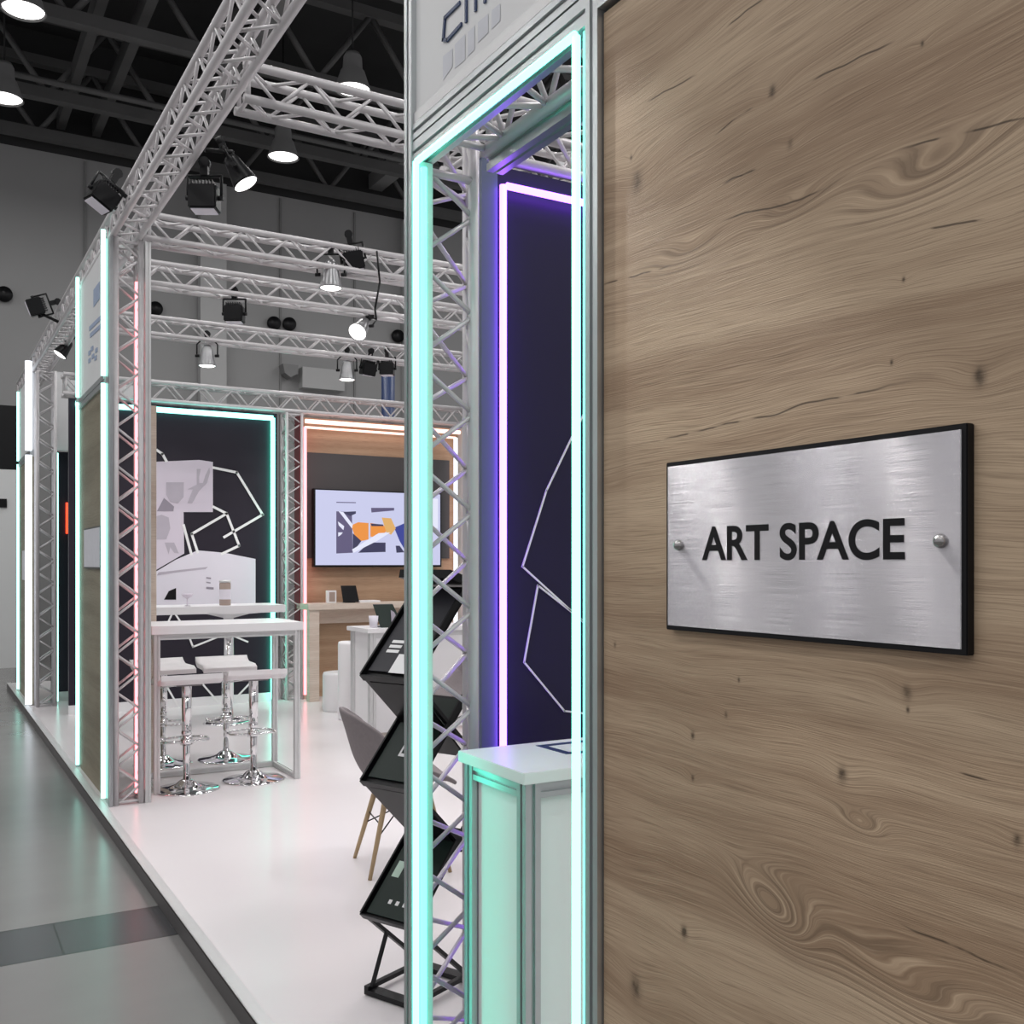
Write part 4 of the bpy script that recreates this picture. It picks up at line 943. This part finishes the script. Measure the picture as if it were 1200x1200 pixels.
def flood():
    t = thing('floodlight', 'x', 'spotlight', (0, 0, 0), 'black floodlights on the trusses')
    obj('housing', box(nb(), -0.075, 0.075, -0.06, 0.06, -0.09, 0.04, 0.008), M_blkpl, t)
    bm = nb(); box(bm, -0.062, 0.062, -0.048, 0.048, -0.094, -0.090); obj('lens', bm, M_print2, t)
    bm = nb()
    for k in range(7): box(bm, -0.06+0.018*k, -0.055+0.018*k, -0.05, 0.05, 0.04, 0.065)
    obj('cooling_fins', bm, M_blk, t)
    bm = nb(); path(bm, [(-0.09, 0, -0.02), (-0.09, 0, 0.10), (0.09, 0, 0.10), (0.09, 0, -0.02)], 0.008, 6)
    for sg_ in (-1, 1): tube(bm, (sg_*0.07, 0, -0.02), (sg_*0.10, 0, -0.02), 0.014, 8)
    yk_ = obj('yoke', bm, M_blk, t)
    bm = nb(); box(bm, -0.02, 0.02, -0.02, 0.02, 0.10, 0.15); tube(bm, (0, -0.02, 0.17), (0, 0.02, 0.17), 0.03, 10); obj('clamp', bm, M_blk, yk_)
    return t
pl_ = par_lamp(True, M_silver); fl_ = flood()
def put(proto, first, u, v, Y, rot, label, X=None, dz=0.0):
    if X is not None:
        y_, z_ = onX(u, v, X); loc = (X, y_, z_+dz)
    else:
        x_, z_ = onY(u, v, Y); loc = (x_, Y, z_+dz)
    if first: proto.location = loc; proto.rotation_euler = rot; proto['label'] = label; return proto
    return dup(proto, loc, rot, label)
put(pl_, True, 388, 322, 7.06, (0, 0, -0.5), 'lit silver spotlight hanging from the second cross truss', dz=0)
put(pl_, False, 243, 417, 9.96, (0, 0, -0.5), 'lit silver spotlight under the fourth cross truss, left above the black wall')
put(pl_, False, 407, 434, 9.96, (0, 0, -0.5), 'lit silver spotlight under the fourth cross truss, above the television wall')
put(pl_, False, 424, 383, 8.16, Vector((0.55, 0.45, 0.6)).to_track_quat('Z', 'Y').to_euler(), 'tilted lit spotlight glaring on the third cross truss near the header post')
put(fl_, True, 240, 228, 0, (0, 0, -0.5), 'black square floodlight hanging under the long aisle beam', X=1.33)
put(fl_, False, 275, 365, 8.16, (0, 0, -0.5), 'black square floodlight under the third cross truss above the black wall')
put(fl_, False, 414, 302, 7.06, (0.15, -0.2, -0.4), 'black floodlight on the second cross truss beside the header post')
put(fl_, False, 122, 228, 0, (0, 0.5, 0.3), 'black floodlight on the outer side of the aisle beam, near the corner tower', X=0.97)
put(fl_, False, 45, 359, 0, (0.3, 1.2, 0.2), 'black floodlight on an arm outside the aisle beam, far down the aisle', X=0.93)
put(fl_, False, 432, 430, 9.96, (0.2, 0.1, 0), 'black floodlight under the fourth cross truss, right of the lit spotlight')
put(fl_, False, 454, 430, 9.96, (0, 0, -0.6), 'black floodlight under the fourth cross truss, beside the navy pole')
# the two aimed arm lamps with black housings
ap = par_lamp(True, M_blkpl, 0.85)
x_, z_ = onY(279, 200, 5.40)
ap.location = (x_, 5.40, z_); ap['label'] = 'tilted lit spotlight in a black housing beside the long aisle beam'
ap.rotation_euler = Vector((-0.45, 0.25, 0.85)).to_track_quat('Z', 'Y').to_euler()
o = dup(ap, (0, 0, 0), (0, 0, 0), 'tilted lit spotlight in a black housing far down the aisle beam')
y_, z_ = onX(76, 408, 1.25); o.location = (1.25, y_, z_)
o.rotation_euler = Vector((0.55, 0.0, 0.8)).to_track_quat('Z', 'Y').to_euler()
# lamp arms
bm = nb(); path(bm, [(1.30, 5.40, 3.78), (x_-0.03, 5.40, 3.80), (x_-0.06, 5.43, 3.74)], 0.012, 8); tag(obj('lamp_arm', bm, M_blk), 'black arm holding the tilted lit spotlight by the aisle beam', 'arm')
y_, z_ = onX(45, 359, 0.93)
bm = nb(); path(bm, [(1.10, y_, 3.80), (0.95, y_, 3.86), (0.93, y_, 3.88)], 0.014, 8); tag(obj('lamp_arm', bm, M_blk), 'black arm holding the far floodlight outside the aisle beam', 'arm')
y_, z_ = onX(122, 228, 0.97)
bm = nb(); path(bm, [(1.10, y_, 3.85), (0.97, y_, 3.95), (0.97, y_, 3.90)], 0.014, 8); tag(obj('lamp_arm', bm, M_blk), 'black arm holding the outer floodlight near the corner tower', 'arm')
# a black cable on the cross trusses
x_ = onY(440, 300, 7.02)[0]
bm = nb(); path(bm, [(x_, 6.99, 3.93), (x_+0.02, 6.98, 3.7), (x_-0.01, 7.0, 3.5), (x_, 7.0, 3.42)], 0.008, 6); tag(obj('cable', bm, M_blk), 'black cable dangling from the second cross truss', 'cable')
